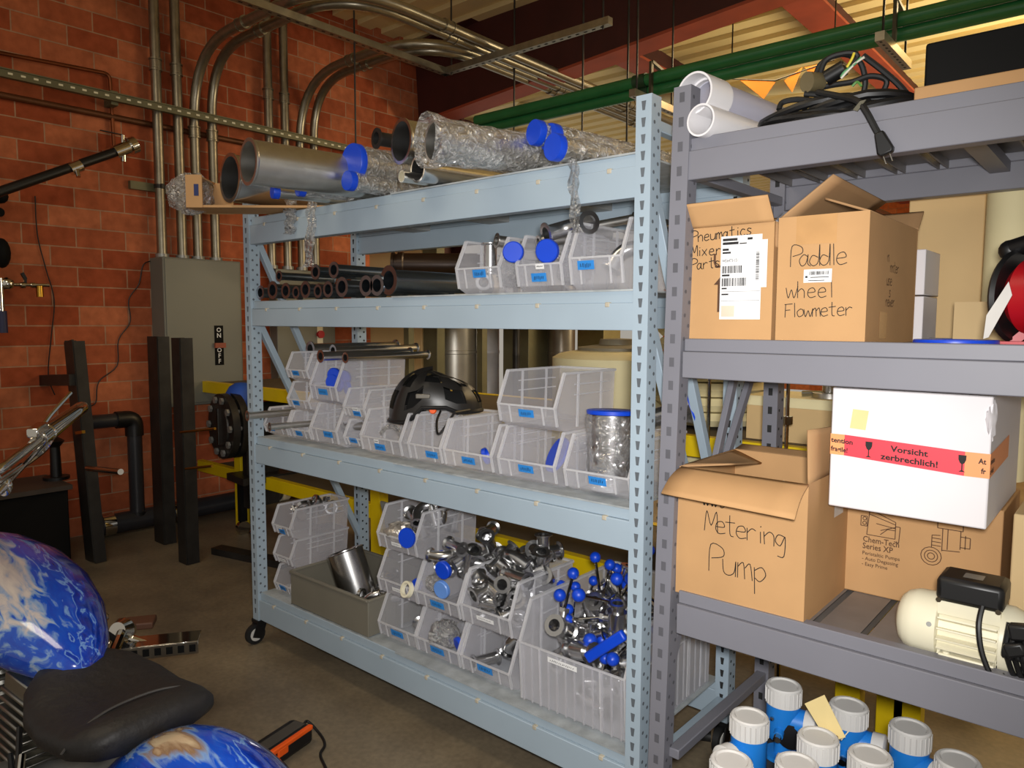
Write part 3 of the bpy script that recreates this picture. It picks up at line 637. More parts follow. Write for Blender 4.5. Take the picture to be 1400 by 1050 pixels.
# flanged pipe spool
c = P(300, 583, y=2.62); cy = 2.62; d = V((.12, 1, 0)).normalized()
t = thing('flanged_pipe_spool', 'big dark bolted pipe flange standing left of the blue rack', 'pipe flange', None, (c.x, cy, yz[0]))
R0 = .235
MB().lathe([(0, 0), (0, R0 * .6), (.01, R0 * .62), (.01, R0), (.06, R0), (.06, R0 * .8), (.08, R0 * .8), (.08, R0), (.13, R0), (.13, R0 * .66), (.9, R0 * .66)], c, d, 32).build('flange', DKSTEEL, t)
sd = d.cross(ZU)
for i in range(10):
    an = 2 * PI * i / 10; p = c + (sd * math.cos(an) + ZU * math.sin(an)) * R0 * .83
    MB().lathe([(-.012, .0), (-.012, .026), (.005, .026), (.0, .015), (.135, .015), (.135, .026), (.15, .026), (.15, 0)], p, d, 6).build('bolt', GALV, t)
MB().bar(c - d * .01 - ZU * .13, c - d * .01 + ZU * .13, .012, .012, (0, 1, 0)).build('seam', CHROME, t)
mb = MB(); [mb.bar(V((c.x, 2.62, 0)) + d * q - ZU * 0 + ZU * .23, V((c.x, 2.62, 0)) + d * q + ZU * (c.z - R0 * .6), .26, .06) for q in (.3, .75)]
mb.bar(V((c.x, 2.62, .45)) + d * .1, V((c.x, 2.62, .45)) + d * .9, .3, .05)
mb.build('saddle', DKSTEEL, t)
for s, q in ((-1, .2), (1, .2), (-1, .85), (1, .85)): 
    mb = MB(); p = V((c.x, 2.62, 0)) + d * q + sd * s * .12; mb.bar(p + ZU * .1, p + ZU * .45, .05, .05); lg = mb.build('leg', BLACKM, t)
    MB().lathe([(-.02, 0), (-.02, .05), (.02, .05), (.02, 0)], p + ZU * .05, sd, 16).build('caster', CHROME, lg)
c = P(330, 556, y=2.80)
t = MB().lathe([(0, .13), (.08, .12), (.15, .08), (.175, .04), (.18, 0)], (c.x + .0, 2.80, c.z), ZU, 20); on('blue_cover', 'round blue cover standing behind the bolted pipe flange', 'cover', t, M('blue cover', (30, 76, 170), .6))

# black pvc line by the wall
xp = XW + .16
t = thing('pvc_line', 'black plastic pipe elbowing down the brick wall to the floor', 'pipe', None, P(183, 715, x=xp))
c = P(183, 572, x=xp); bt = P(183, 716, x=xp); l = P(108, 573, x=xp)
MB().tube(bend([(xp, l.y, c.z), (xp, c.y, c.z), (xp, c.y, bt.z)], .02), .052, 16).build('pipe', PVCK, t)
MB().tube(bend([(xp, c.y - .13, c.z), (xp, c.y, c.z), (xp, c.y, c.z - .13)], .06), .064, 16).build('elbow', BLACK, t); MB().ring((xp, c.y, bt.z - .0), (xp, c.y, bt.z + .09), .066, .05).build('socket', BLACK, t)
zl = max(.07, bt.z)
t = thing('floor_pipe', 'black pipe with clamps lying along the foot of the brick wall', 'pipe', None, (xp, c.y, 0))
MB().tube([(xp, c.y - .35, .085), (xp, 5.2, .085)], .075, 16).build('pipe', PVCK, t)
for q in (c.y - .22, c.y + .3, c.y + 1.25): MB().ring((xp, q - .04, .085), (xp, q + .04, .085), .085, .07).build('clamp', CHROME if q < c.y + .4 else CREAM, t)
# leaning / standing steel posts
def chan(p0, p1, wd, dp, lab, mat=DKSTEEL):
    """steel angle section"""
    p0 = V(p0); p1 = V(p1); mb = MB(); mb.bar(p0, p1, wd, .012, (0, 1, 0)); mb.bar(p0 + V((wd / 2, dp / 2, 0)), p1 + V((wd / 2, dp / 2, 0)), dp, .012, (1, 0, 0)); mb.bar(p0 + V((-wd / 2, dp / 2, 0)), p1 + V((-wd / 2, dp / 2, 0)), dp, .012, (1, 0, 0))
    return mb
q0 = P(219, 742, z=.003); qt = P(210, 460, y=q0.y); 
t = thing('steel_post', 'dark steel post on the floor, left of two before the switch box', 'post', 'dark steel posts', q0)
chan(q0, (q0.x, q0.y, qt.z), .15, .08, '').build('channel', DKSTEEL, t)
q1 = P(251, 770, z=.003); qt = P(243, 462, y=q1.y)
t = thing('steel_post', 'dark steel post on the floor, right of two, nearest the rack', 'post', 'dark steel posts', q1)
chan(q1, (q1.x, q1.y, qt.z), .11, .08, '').build('channel', DKSTEEL, t)
for (a, b) in (((247, 591), (294, 586)), ((254, 641), (290, 637))):
    p = P(*a, y=q1.y - .02); r = P(*b, y=q1.y - .02); MB().cyl(p, r, .008, seg=8).build('pin', BRASS, t)
q2 = P(124, 767, z=.003); qt = P(94, 466, y=q2.y)
t = thing('steel_frame_stand', 'dark steel stand with leaning post and side arm at the left wall', 'stand', None, q2)
chan(q2, qt, .15, .07, '').build('post', DKSTEEL, t)
a = P(-40, 521, y=q2.y); b = P(96, 518, y=q2.y); MB().bar(a, b + V((.1, 0, 0)), .08, .075).build('arm', DKSTEEL, t)
p = P(120, 640, y=q2.y - .03); r = P(165, 645, y=q2.y - .03); MB().cyl(p, r, .018).build('pin', CHROME, t)
p = P(105, 592, y=q2.y - .02); MB().bar(p, p + V((.12, 0, .02)), .02, .02).build('latch', BRASS, t)
# black cabinet
a = P(0, 770, z=0); 
t = thing('black_cabinet', 'low black cabinet in the dark corner left of the leaning post', 'cabinet', None, (-5.5, 1.2, 0))
MB().box((-5.75, .35, .0), (-5.3, 1.73, .5)).build('body', BLACKM, t, .01); MB().box((-5.77, .33, .5), (-5.28, 1.75, .53)).build('top', M('cab top', (58, 50, 44), .6), t)
mb = MB(); p = P(80, 640, x=-5.5); mb.lathe([(0, .08), (.02, .08), (.02, .035), (.22, .03), (.26, .06), (.3, 0)], (-5.55, p.y, .53), ZU, 16); on('black_jar', 'black stand standing on the low dark cabinet', 'stand', mb, BLACK)
mb = MB(); mb.ball((-5.5, 1.2, .62), .09, 14, (1, 1.6, 1)); on('black_bundle', 'rounded black bundle on the low dark cabinet', 'bundle', mb, BLACKM)
# loose flat bar on floor
a = P(296, 752, z=.02); b = P(350, 768, z=.02); on('flat_bar', 'dark flat steel bar lying on the floor left of the blue rack foot', 'steel bar', MB().bar((a.x, a.y, .025), (b.x + .2, b.y + .1, .025), .09, .045), DKSTEEL)
# ================================================================== blue rack
YF = 1.885; YB = 2.57
def post_mesh(x0, x1, y0, y1, z0, z1, side=1, lean=0.0, pitch=.0465, key=True, hw=.0075):
    mb = MB(); k = lambda z: lean * (z1 - z) / (z1 - z0)
    vs = [(x0 + k(z), y0, z) for z in (z0,)]
    A = [(x0 + k(z0), y0, z0), (x1 + k(z0), y0, z0), (x1 + k(z0), y1, z0), (x0 + k(z0), y1, z0), (x0, y0, z1), (x1, y0, z1), (x1, y1, z1), (x0, y1, z1)]
    mb.add(A, [(0, 3, 2, 1), (4, 5, 6, 7), (0, 1, 5, 4), (1, 2, 6, 5), (2, 3, 7, 6), (3, 0, 4, 7)])
    mb.m = 1; z = z1 - .03; c = (x0 + x1) / 2
    while z > z0 + .04:
        q = c + k(z); f = y0 - .0007
        mb.add([(q - hw, f, z + .013), (q + hw, f, z + .013), (q + hw * (.55 if key else 1), f, z - .013), (q - hw * (.55 if key else 1), f, z - .013)], [(0, 1, 2, 3)])
        for dz, yy in ((.0, .3), (-pitch / 2 * .9, .72)):
            y = y0 + (y1 - y0) * yy; X = x1 + k(z) + .0007; s = .0058
            mb.add([(X, y + s * math.cos(a), z + dz + s * math.sin(a)) for a in [PI * j / 4 for j in range(8)]], [tuple(range(8))])
        z -= pitch
    return mb
def rack(t, xs, posts, beams, paint, slot, yf, yb, key=True, pitch=.0465, lean=0.0, hw=.0075, clip=True):
    for x0, x1 in posts:
        post_mesh(x0, x1, yf - .004, yf + .05, .12 if paint is BLUEP else 0, 2.245, lean=lean, key=key, pitch=pitch, hw=hw).build('post', [paint, slot if paint is BLUEP else SLOTG], t)
        post_mesh(x0, x1, yb - .06, yb, .12 if paint is BLUEP else 0, 2.245, key=key, pitch=pitch, hw=hw).build('post', [paint, HOLE], t)
    xa, xb = xs
    for zt, zb in beams:
        for y, s, nm in ((yf, 1, 'front_beam'), (yb, -1, 'rear_beam')):
            mb = MB(); ly = .036
            lo = (xa, min(y, y + s * .045), zb); hi = (xb, max(y, y + s * .045), zt - ly); mb.box(lo, hi)
            lo = (xa, min(y + s * .011, y + s * .045), zt - ly + .0001); hi = (xb, max(y + s * .011, y + s * .045), zt); mb.box(lo, hi)
            if clip and s == 1:
                mb.m = 1; x = xa + .12
                while x < xb - .05: mb.box((x, y - .002, zt - ly - .012), (x + .016, y + .02, zt - ly + .003)); x += .27
            mb.build(nm, [paint, M('clip tan', (176, 168, 150), .6)], t, .0025)
PXL, PXR = (-3.305, -3.255), (-1.146, -1.095)
blue_beams = [(2.088, 1.962), (1.694, 1.577), (1.040, .914), (.263, .128)]
br = thing('storage_rack', 'pale blue-grey steel shelving rack on casters, full of pipe fittings', 'shelving rack', None, (-2.2, 2.2, 0))
rack(br, (-3.255, -1.146), (PXL, PXR), blue_beams, BLUEP, SLOT, YF, YB)
DECKM = M('zinc deck sheet', (164, 170, 172), .5, .15, .22, 18)
for zt, zb in blue_beams:
    MB().box((-3.25, YF + .015, zt - .003), (-2.24, YB - .02, zt + .0015)).build('deck_sheet', DECKM, br)
    MB().box((-2.236, YF + .004, zt - .001), (-1.15, YB - .02, zt + .0045)).build('deck_sheet', DECKM, br)
    for x in (-2.75, -2.24, -1.7): MB().box((x - .06, YF + .046, zt - .045), (x + .06, YB - .046, zt - .004)).build('cross_support', M('support grey', (150, 150, 148), .5, .1), br)
for x in (-3.28, -1.12):
    for (y0, z0), (y1, z1) in (((1.94, 1.98), (2.52, .75)), ((1.94, 1.585), (2.53, .40)), ((1.93, .205), (2.52, .20)), ((1.93, 2.17), (2.52, 2.16))):
        MB().bar((x, y0, z0), (x, y1, z1), .03, .03, (1, 0, 0)).build('brace', BLUEP, br, .002)
for x in (-3.28, -1.12):
    for y in (YF + .02, YB - .03):
        cs = thing('x', '', 'x') if False else None
        mb = MB(); mb.box((x - .03, y - .03, .105), (x + .03, y + .03, .122)); mb.bar((x - .02, y, .11), (x - .02, y - .03, .035), .05, .006, (1, 0, 0)); mb.bar((x + .02, y, .11), (x + .02, y - .03, .035), .05, .006, (1, 0, 0))
        fk = mb.build('caster', BLACK, br); mb = MB(); mb.lathe([(-.013, 0), (-.013, .03), (-.011, .05), (.011, .05), (.013, .03), (.013, 0)], (x, y - .03, .051), XR, 20)
        mb.m = 1; mb.lathe([(-.015, 0), (-.015, .032), (.015, .032), (.015, 0)], (x, y - .03, .051), XR, 18); mb.build('wheel', [RUBBER, M('wheel hub', (200, 198, 192), .4)], fk)

# ================================================================== grey rack
YG = 2.64
gr = thing('storage_rack', 'darker grey steel shelving rack holding cartons and a motor, on the right', 'shelving rack', None, (-.3, 2.25, 0))
gbeams = [(2.105, 1.99), (1.556, 1.446), (.828, .704)]
rack(gr, (-.985, 1.05), ((-1.026, -.974), (1.05, 1.10)), gbeams, GREYP, SLOTG, YF, YG, key=False, pitch=.066, lean=-.045, hw=.0075, clip=False)
for zt, zb in gbeams:
    x = -.96
    while x < 1.0:
        mb = MB(); mb.box((x, YF + .046, zt - .012), (x + .1, YG - .046, zt - .009)); mb.box((x, YF + .046, zt - .035), (x + .006, YG - .046, zt - .010)); mb.box((x + .094, YF + .046, zt - .035), (x + .1, YG - .046, zt - .010))
        if x < .35: mb.build('deck_plank', M('deck plank', (124, 120, 118), .5, .2, .12, 10), gr)
        x += .118
    for x in (-.35, .3): MB().bar((x, YF + .04, zt - .05), (x, YG - .04, zt - .05), .05, .03).build('cross_support', GREYP, gr)
X = -.998
for a, b in (((1033, 525), (1006, 616)), ((938, 869), (918, 962))):
    p = P(*a, x=X); q = P(*b, x=X); d = p - q; p = q + d * ((YG - .05 - q.y) / d.y); q2 = q + d * ((YF + .03 - q.y) / d.y)
    if a[0] == 1033: p = q + d * ((YG - .05 - q.y) / d.y)
    MB().bar(V((X - .03, q2.y, max(q2.z, .1))), V((X - .022, p.y, min(p.z, 2.1))), .03, .02, (1, 0, 0)).build('brace', GREYP, gr, .002)
p = P(930, 1050, x=-.95); q = P(997, 989, x=-.95); MB().bar((-1.0, YF + .03, p.z), (-1.0, YG - .04, q.z), .03, .035, (1, 0, 0)).build('brace', GREYP, gr, .003)
p = P(1000, 890, x=-1); MB().bar((X, YF + .04, 2.02), (X, YG - .04, 2.02), .03, .035, (1, 0, 0)).build('brace', GREYP, gr, .003)

# ================================================================== hopper bins
def hopper(x0, x1, y0, z0, h, d, label, group, tape=None, white=None, lipf=.40, mat=None, name='hopper_bin', cat='bin', ribs=2, setb=.05, tw=.075, th=.028):
    lip = h * lipf; y1 = y0 + d; mat = mat or BIN; k = .0028
    t = thing(name, label, cat, group, ((x0 + x1) / 2, (y0 + y1) / 2, z0)); mb = MB()
    pr = [(y0 + .055, z0), (y0 + .014, z0 + .02), (y0, z0 + lip), (y0 + setb, z0 + h), (y1, z0 + h), (y1 - .012, z0)]
    for x in (x0, x1 - k): mb.prism([(x, y, z) for y, z in pr], (k, 0, 0))
    mb.prism([(x0, pr[0][0], z0), (x0, y1 - .012, z0), (x0, y1 - .012, z0 + k), (x0, pr[0][0], z0 + k)], (x1 - x0, 0, 0))
    mb.prism([(x0, y1 - .012, z0), (x0, y1, z0 + h), (x0, y1 - k, z0 + h), (x0, y1 - .012 - k, z0)], (x1 - x0, 0, 0))
    for (a, b) in ((0, 1), (1, 2)):
        (ya, za), (yb, zb) = pr[a], pr[b]; mb.prism([(x0, ya, za), (x0, yb, zb), (x0, yb + k, zb), (x0, ya + k, za)], (x1 - x0, 0, 0))
    mb.m = 1
    for x, s in ((x0, -1), (x1, 1)):       # rims and ribs
        mb.bar((x, y0, z0 + lip), (x, y0 + setb, z0 + h), .009, .009); mb.bar((x, y0 + setb, z0 + h), (x, y1, z0 + h), .012, .008); mb.bar((x, y0 + .014, z0 + .02), (x, y0, z0 + lip), .007, .007)
        for i in range(ribs):
            yy = y0 + setb + (d - setb) * (i + .55) / (ribs + .1) * .95; mb.bar((x, yy, z0 + .01), (x, yy + .006, z0 + h), .005, .009, (0, 1, 0))
        for fz in (.62, .80): mb.bar((x, y0 + setb + .06, z0 + h * fz), (x, y1 - .03, z0 + h * fz), .003, .004)
    mb.bar((x0, y1, z0 + h), (x1, y1, z0 + h), .012, .008); mb.bar((x0, y0, z0 + lip), (x1, y0, z0 + lip), .006, .006)
    for f in (.2, .78):
        x = x0 + (x1 - x0) * f; mb.bar((x, y0 + .013, z0 + .02), (x, y0 - .001, z0 + lip), .005, .004, (0, 1, 0))
    mb.build('body', [mat, RIM], t)
    up = (V((0, y0, z0 + lip)) - V((0, y0 + .014, z0 + .02))).normalized(); nrm = V((0, -up.z, up.y))
    if tape:
        f, g = tape; xx = x0 + (x1 - x0) * f; o = V((xx - tw / 2, y0 + .014, z0 + .02)) + up * (lip * g) + nrm * .0035
        lb = patch(MB(), o, XR, up, tw, th).build('tape_label', TAPE, t); lb['label'] = 'blue tape label with black handwriting'
        scribble(MB(), o + XR * tw * .15 + up * th * .2 + nrm * .0006, XR, up, tw * .7, th * .55, 7, .0011, nrm).build('writing', INK, lb)
    if white:
        f, g, ww = white; xx = x0 + (x1 - x0) * f; o = V((xx - ww / 2, y0 + .014, z0 + .02)) + up * (lip * g) + nrm * .0042
        lb = patch(MB(), o, XR, up, ww, .017).build('printed_label', PAPER, t); lb['label'] = 'small white printed label'
        scribble(MB(), o + XR * ww * .12 + up * .006 + nrm * .0006, XR, up, ww * .75, .005, 9, .0009, nrm).build('print', INK, lb)
    return t
xof = lambda px, py, y: P(px, py, y=y).x
# ---- second shelf, three bins
z2 = 1.699; g2 = 'clear bins on the second shelf'
b2 = []
for (pl, pr_, lab, tp, wh, h) in ((624, 683, 'clear hopper bin on the second shelf, leftmost of three, holding steel spools', (.55, .42), None, .19), (706, 768, 'clear hopper bin on the second shelf with two round blue caps at its front', (.5, .16), (.55, .62, .035), .19), (779, 851, 'clear hopper bin on the second shelf next to the blue rack post', (.32, .45), None, .215)):
    x0, x1 = xof(pl, 362, 1.9), xof(pr_, 362, 1.9)
    hopper(x0, x1 - .004, 1.90, z2, h, .36, lab, g2, tp, wh, .47, tw=.062); b2.append((x0, x1))
# ---- third shelf
z3 = 1.0445; g3 = 'clear bins on the third shelf'
H3 = .185
rows = [  # x0, x1, z, h, d, label, tape, white
 (-3.235, -3.045, z3, .135, .30, 'small clear bin at the left end of the third shelf, long spool in its mouth', (.32, .2), (.3, .62, .04)),
 (-3.025, -2.86, z3, .135, .30, 'small clear bin on the third shelf, bottom of the stack of three at left', (.5, .2), None),
 (-3.025, -2.86, z3 + .138, .135, .30, 'small clear bin in the middle of the stack of three on the third shelf', (.4, .25), None),
 (-3.03, -2.87, z3 + .276, .135, .30, 'small clear bin on top of the stack of three on the third shelf', (.45, .25), None),
 (-2.845, -2.655, z3, H3, .36, 'large clear bin on the third shelf with one ferrule showing, under the blue cap bin', (.68, .35), None),
 (-2.845, -2.655, z3 + .189, .195, .40, 'large clear bin on the third shelf full of blue caps, long tubes on top', (.5, .3), None),
 (-2.64, -2.52, z3, .125, .30, 'narrow clear bin on the third shelf, lower of a pair beside the large bins', (.55, .3), None),
 (-2.64, -2.50, z3 + .128, .135, .32, 'narrow clear bin on the third shelf, upper of a pair beside the large bins', (.62, .08), (.62, .5, .04)),
 (-2.485, -2.235, z3, H3, .36, 'clear bin on the third shelf directly below the front of the black helmet', (.48, .12), (.42, .5, .03)),
 (-2.185, -2.005, z3, H3, .36, 'clear bin on the third shelf right below the helmet strap', (.72, .2), None),
 (-1.985, -1.745, z3, H3, .36, 'clear bin on the third shelf between the helmet and the two stacked bins', (.52, .22), None),
 (-1.71, -1.462, z3, H3, .36, 'clear bin holding a blue cap, lower one of the stacked pair on the third shelf', (.5, .3), None),
 (-1.71, -1.462, z3 + .19, .195, .36, 'empty clear bin, upper one of the stacked pair on the third shelf', (.5, .3), None),
 (-1.42, -1.175, z3, H3, .36, 'clear bin holding the bagged blue capped cylinder at the right end of the third shelf', (.52, .3), None)]
for x0, x1, z, h, d, lab, tp, wh in rows:
    hopper(x0, x1, 1.925 + (.03 if x1 - x0 < .15 else 0), z, h, d, lab, g3, tp, wh, .42, setb=.05 if h > .15 else .035, tw=.066 if h > .15 else .05, th=.027 if h > .15 else .024)
# ---- bottom shelf
z4 = .2685; g4 = 'clear bins on the bottom shelf'
rows = [
 (-3.175, -3.035, z4, .14, .34, 'small clear bin at the left end of the bottom shelf, lowest of its stack', (.5, .25), None),
 (-3.175, -3.035, z4 + .143, .14, .34, 'small clear bin at the left end of the bottom shelf, middle of its stack', None, (.5, .25, .06)),
 (-3.18, -3.03, z4 + .286, .15, .34, 'small clear bin at the left end of the bottom shelf, topmost, heaped with clamps', (.5, .1), (.42, .5, .04)),
 (-2.38, -2.152, z4, .185, .36, 'clear bin on the bottom shelf, lowest in the column beside the grey tote', (.5, .28), None),
 (-2.38, -2.152, z4 + .189, .185, .36, 'clear bin on the bottom shelf, middle in the column beside the grey tote', None, (.5, .3, .055)),
 (-2.38, -2.152, z4 + .378, .19, .36, 'clear bin on the bottom shelf holding a bagged part and blue cap, topmost', None, (.5, .3, .06)),
 (-2.145, -1.912, z4, .185, .36, 'clear bin on the bottom shelf with a crumpled clear bag in its mouth', (.5, .28), None),
 (-2.145, -1.912, z4 + .189, .185, .36, 'clear bin on the bottom shelf with two round blue caps in its mouth', (.5, .22), None),
 (-1.895, -1.655, z4, .185, .36, 'clear bin left of the big valve tote, bottom one on the shelf', (.5, .35), None),
 (-1.895, -1.655, z4 + .189, .21, .38, 'clear bin left of the big valve tote, upper one heaped with steel tees', None, (.5, .35, .085))]
for x0, x1, z, h, d, lab, tp, wh in rows:
    hopper(x0, x1, 1.925, z, h, d, lab, g4, tp, wh, .42, setb=.05 if h > .16 else .035, tw=.075 if h > .16 else .05)
# big tote
big = hopper(-1.59, -1.165, 1.905, z4, .36, .60, 'big ribbed clear tote of steel valves with blue knobs beside the blue rack post', None, None, None, .63, TOTE, 'valve_tote', 'tote', 5, .06)
lb = patch(MB(), (-1.465, 1.9015, z4 + .195), XR, (0, -.05, 1), .12, .018).build('printed_label', PAPER, big); scribble(MB(), (-1.455, 1.900, z4 + .20), XR, ZU, .1, .007, 14, .001).build('print', INK, lb)
mb = MB()
for i in range(12):
    x = -1.575 + i * .036; mb.bar((x, 1.9135, z4 + .02), (x, 1.905, z4 + .22), .005, .006, (0, 1, 0))
    y = 1.99 + i * .043; mb.bar((-1.163, y, z4 + .01), (-1.163, y, z4 + .34), .005, .006, (0, 1, 0))
mb.build('rib', TOTE, big)
# grey tote
t = thing('grey_tote', 'grey plastic tote on the bottom shelf holding a steel beaker and parts', 'tote', None, (-2.7, 2.08, z4))
mb = MB(); x0, x1, y0, y1, za, zb = -3.0, -2.425, 1.905, 2.33, z4, .425
for lo, hi in (((x0, y0, za), (x1, y1, za + .005)), ((x0, y0, za), (x1, y0 + .006, zb)), ((x0, y1 - .006, za), (x1, y1, zb)), ((x0 + .0003, y0 + .0055, za + .0002), (x0 + .006, y1 - .0055, zb - .0002)), ((x1 - .006, y0 + .0055, za + .0002), (x1 - .0003, y1 - .0055, zb - .0002))): mb.box(lo, hi)
mb.build('body', TOTEG, t, .002)
mb = MB(); [mb.bar(a, b, .016, .012) for a, b in (((x0, y0, zb), (x1, y0, zb)), ((x0, y1, zb), (x1, y1, zb)), ((x0, y0, zb), (x0, y1, zb)), ((x1, y0, zb), (x1, y1, zb)))]; mb.build('rim', TOTEG, t, .003)
mb = MB(); [mb.bar((x1 + .002, y, za), (x1 + .002, y, zb), .012, .006, (0, 1, 0)) for y in (2.0, 2.06, 2.13, 2.2)]; mb.build('rib', TOTEG, t)
on('smoky_panel', 'grey panel leaning at the back of the grey tote', 'lid', MB().cbox((-2.62, 2.395, .50), ((1, 0, 0), (0, .96, .25), (0, -.25, .96)), (.5, .012, .42)), M('lid smoke', (126, 124, 116), .45), bevel=.003)
c = V((-2.74, 2.06, .44)); d = V((-.35, -.1, .93)).normalized()
t = thing('steel_beaker', 'wide polished steel beaker leaning in the grey tote', 'beaker', None, c)
MB().lathe([(-.12, 0), (-.12, .075), (-.115, .082), (.1, .084), (.103, .088), (.105, .084), (.1, .078), (-.1, .076), (-.11, 0)], c, d, 36).build('shell', STEEL, t)

# ================================================================== steel fittings (kinds, built once then copied)
def ferrule(mb, p, d, r, rf=None):
    rf = rf or r * 1.42; p = V(p); d = V(d).normalized()
    mb.lathe([(0, r * .86), (0, rf), (r * .16, rf), (r * .32, r), (r * .5, r), (r * .5, r * .86)], p, d, 20, True); return mb
def spool_mesh(L, r, rf=None):
    mb = MB(); rf = rf or r * 1.42; a = r * .16; b = r * .36
    return mb.lathe([(0, r * .88), (0, rf), (a, rf), (b, r), (L - b, r), (L - a, rf), (L, rf), (L, r * .88)], (0, 0, 0), (0, 1, 0), 22, True)
def part1(name, mb, mat=STEEL): return mb.build(name, mat)
K = {}
def kind(key, name, mb, label, cat, mat=STEEL):
    o = mb.build(name, mat); tag(o, label, cat); o.location = (0, 0, -50); K[key] = [o, False]
def use(key, loc, rot, label, group, sc=1.0, cat=None):
    o, used = K[key]
    if not used: K[key][1] = True; r = o
    else: r = o.copy(); C.objects.link(r)
    r.location = loc; r.rotation_euler = rot; r.scale = (sc, sc, sc); r['label'] = label; r['group'] = group
    return r
R1 = .021
kind('spool', 'ferrule_spool', spool_mesh(.1, R1), 's', 'pipe fitting')
kind('long', 'ferrule_tube', spool_mesh(.36, R1), 's', 'steel tube', BRUSH)
mb = MB(); pts = arc((.05, 0, 0), (-1, 0, 0), (0, 1, 0), .05, 0, PI / 2, 8); mb.tube([(0, -.03, 0)] + pts + [(.08, .05, 0)], R1, 16, caps=False); ferrule(mb, (0, -.035, 0), (0, 1, 0), R1); ferrule(mb, (.085, .05, 0), (-1, 0, 0), R1)
kind('elbow', 'elbow_fitting', mb, 's', 'pipe fitting')
mb = MB(); mb.tube([(-.055, 0, 0), (.055, 0, 0)], R1, 16, caps=False); mb.tube([(0, 0, 0), (0, .055, 0)], R1, 16, caps=False); ferrule(mb, (-.06, 0, 0), (1, 0, 0), R1); ferrule(mb, (.06, 0, 0), (-1, 0, 0), R1); ferrule(mb, (0, .06, 0), (0, -1, 0), R1)
kind('tee', 'tee_fitting', mb, 's', 'pipe fitting')
mb = MB(); mb.lathe([(0, 0), (0, .028), (.003, .031), (.016, .031), (.016, .027), (.004, .025), (.004, 0)], (0, 0, 0), (0, 1, 0), 22)
kind('cap', 'blue_disc', mb, 's', 'cap', BLUECAP)
mb = MB(); mb.ring((0, -.008, 0), (0, .008, 0), .034, .025, 22); mb.cyl((.03, 0, .0), (.06, 0, .01), .008, seg=10); mb.cyl((.045, -.015, .005), (.045, .015, .005), .011, seg=8)
kind('clamp', 'pipe_clamp', mb, 's', 'clamp')
PLB = M('pale blue cap', (96, 140, 210), .35)
mb = MB(); mb.lathe([(0, 0), (0, .028), (.003, .031), (.014, .031), (.014, 0)], (0, 0, 0), (0, 1, 0), 22)
kind('pale', 'pale_blue_disc', mb, 's', 'cap', PLB)
def crumple(c, r, sc=(1, 1, 1), seg=20):
    mb = MB().ball(c, r, seg, sc); c = V(c)
    for i, v in enumerate(mb.v):
        d = v - c; f = 1 + .16 * math.sin(19 * d.x / r * .25 * 3 + 3) * math.cos(23 * d.y / r * .25 * 3) + random.uniform(-.16, .14); mb.v[i] = c + d * f
    return mb
def heap(keys, n, x0, x1, y0, y1, z0, z1, label, group, sc=1.0):
    for i in range(n):
        k = keys[i % len(keys)]; fz = (i + .5) / n
        loc = (random.uniform(x0, x1), random.uniform(y0, y1), z0 + (z1 - z0) * fz)
        rot = (random.uniform(-.9, .9), random.uniform(-PI, PI), random.uniform(-PI, PI)) if k not in ('cap',) else (random.uniform(-.4, .4), 0, random.uniform(-.6, .6))
        use(k, loc, rot, label, group, sc * random.uniform(.9, 1.1))
# second shelf bins
(a0, a1), (c0, c1), (e0, e1) = b2
use('spool', ((a0 + a1) / 2 - .03, 2.0, z2 + .075), (PI / 2, 0, 0), 'upright polished spool in the leftmost bin of the second shelf', 'spools in the second shelf bins', 1.1)
use('spool', (a0 + .05, 1.99, z2 + .045), (.2, 0, .8), 'short spool lying low in the leftmost bin of the second shelf', 'spools in the second shelf bins')
use('long', (a1 - .06, 1.95, z2 + .185), (-.08, 0, -.5), 'steel tube lying across the rims of the leftmost second shelf bin', 'tubes on the second shelf bins', .9)
use('elbow', (a1 - .05, 2.06, z2 + .08), (1, .3, .5), 'elbow fitting at the right side of the leftmost second shelf bin', 'elbows in the second shelf bins')
use('cap', (c0 - .012, 1.895, z2 + .135), (0, 0, .5), 'round blue cap at the left front corner of the middle second shelf bin', 'blue caps on the second shelf', 1.15)
use('cap', ((c0 + c1) / 2 + .03, 1.90, z2 + .13), (.1, 0, .25), 'round blue cap in the mouth of the middle second shelf bin', 'blue caps on the second shelf', 1.25)
use('long', ((c0 + c1) / 2 - .03, 1.935, z2 + .165), (.15, 0, -.5), 'steel tube with flared end in the middle second shelf bin, left one', 'tubes on the second shelf bins', .75)
use('elbow', ((c0 + c1) / 2 + .03, 1.96, z2 + .2), (.3, 0, -.45), 'big elbow tube on top of the middle second shelf bin', 'elbows in the second shelf bins', 1.25)
use('long', ((c0 + c1) / 2 + .0, 2.03, z2 + .205), (.2, 0, -.75), 'steel tube leaning up over the middle second shelf bin', 'tubes on the second shelf bins', .7)
use('elbow', ((e0 + e1) / 2 + .02, 1.99, z2 + .10), (1.2, .4, .2), 'elbow fitting with its mouth forward in the bin beside the blue post', 'elbows in the second shelf bins', 1.15)
use('spool', (e1 - .08, 2.12, z2 + .21), (0, 0, -.6), 'spool on top of the bin beside the blue post', 'spools in the second shelf bins')
use('spool', (e1 - .03, 2.1, z2 + .2), (0, 0, -.5), 'spool at the right edge on top of the bin beside the blue post', 'spools in the second shelf bins', .9)
for q, (x0, x1) in enumerate(b2[:2] ):
    on('clear_bag', ['crumpled clear bag in the leftmost bin of the second shelf', 'crumpled clear bag in the middle bin of the second shelf'][q], 'bag', crumple(((x0 + x1) / 2 + .03, 2.06, z2 + .085), .06, (1, 1.2, .9)), BAG)
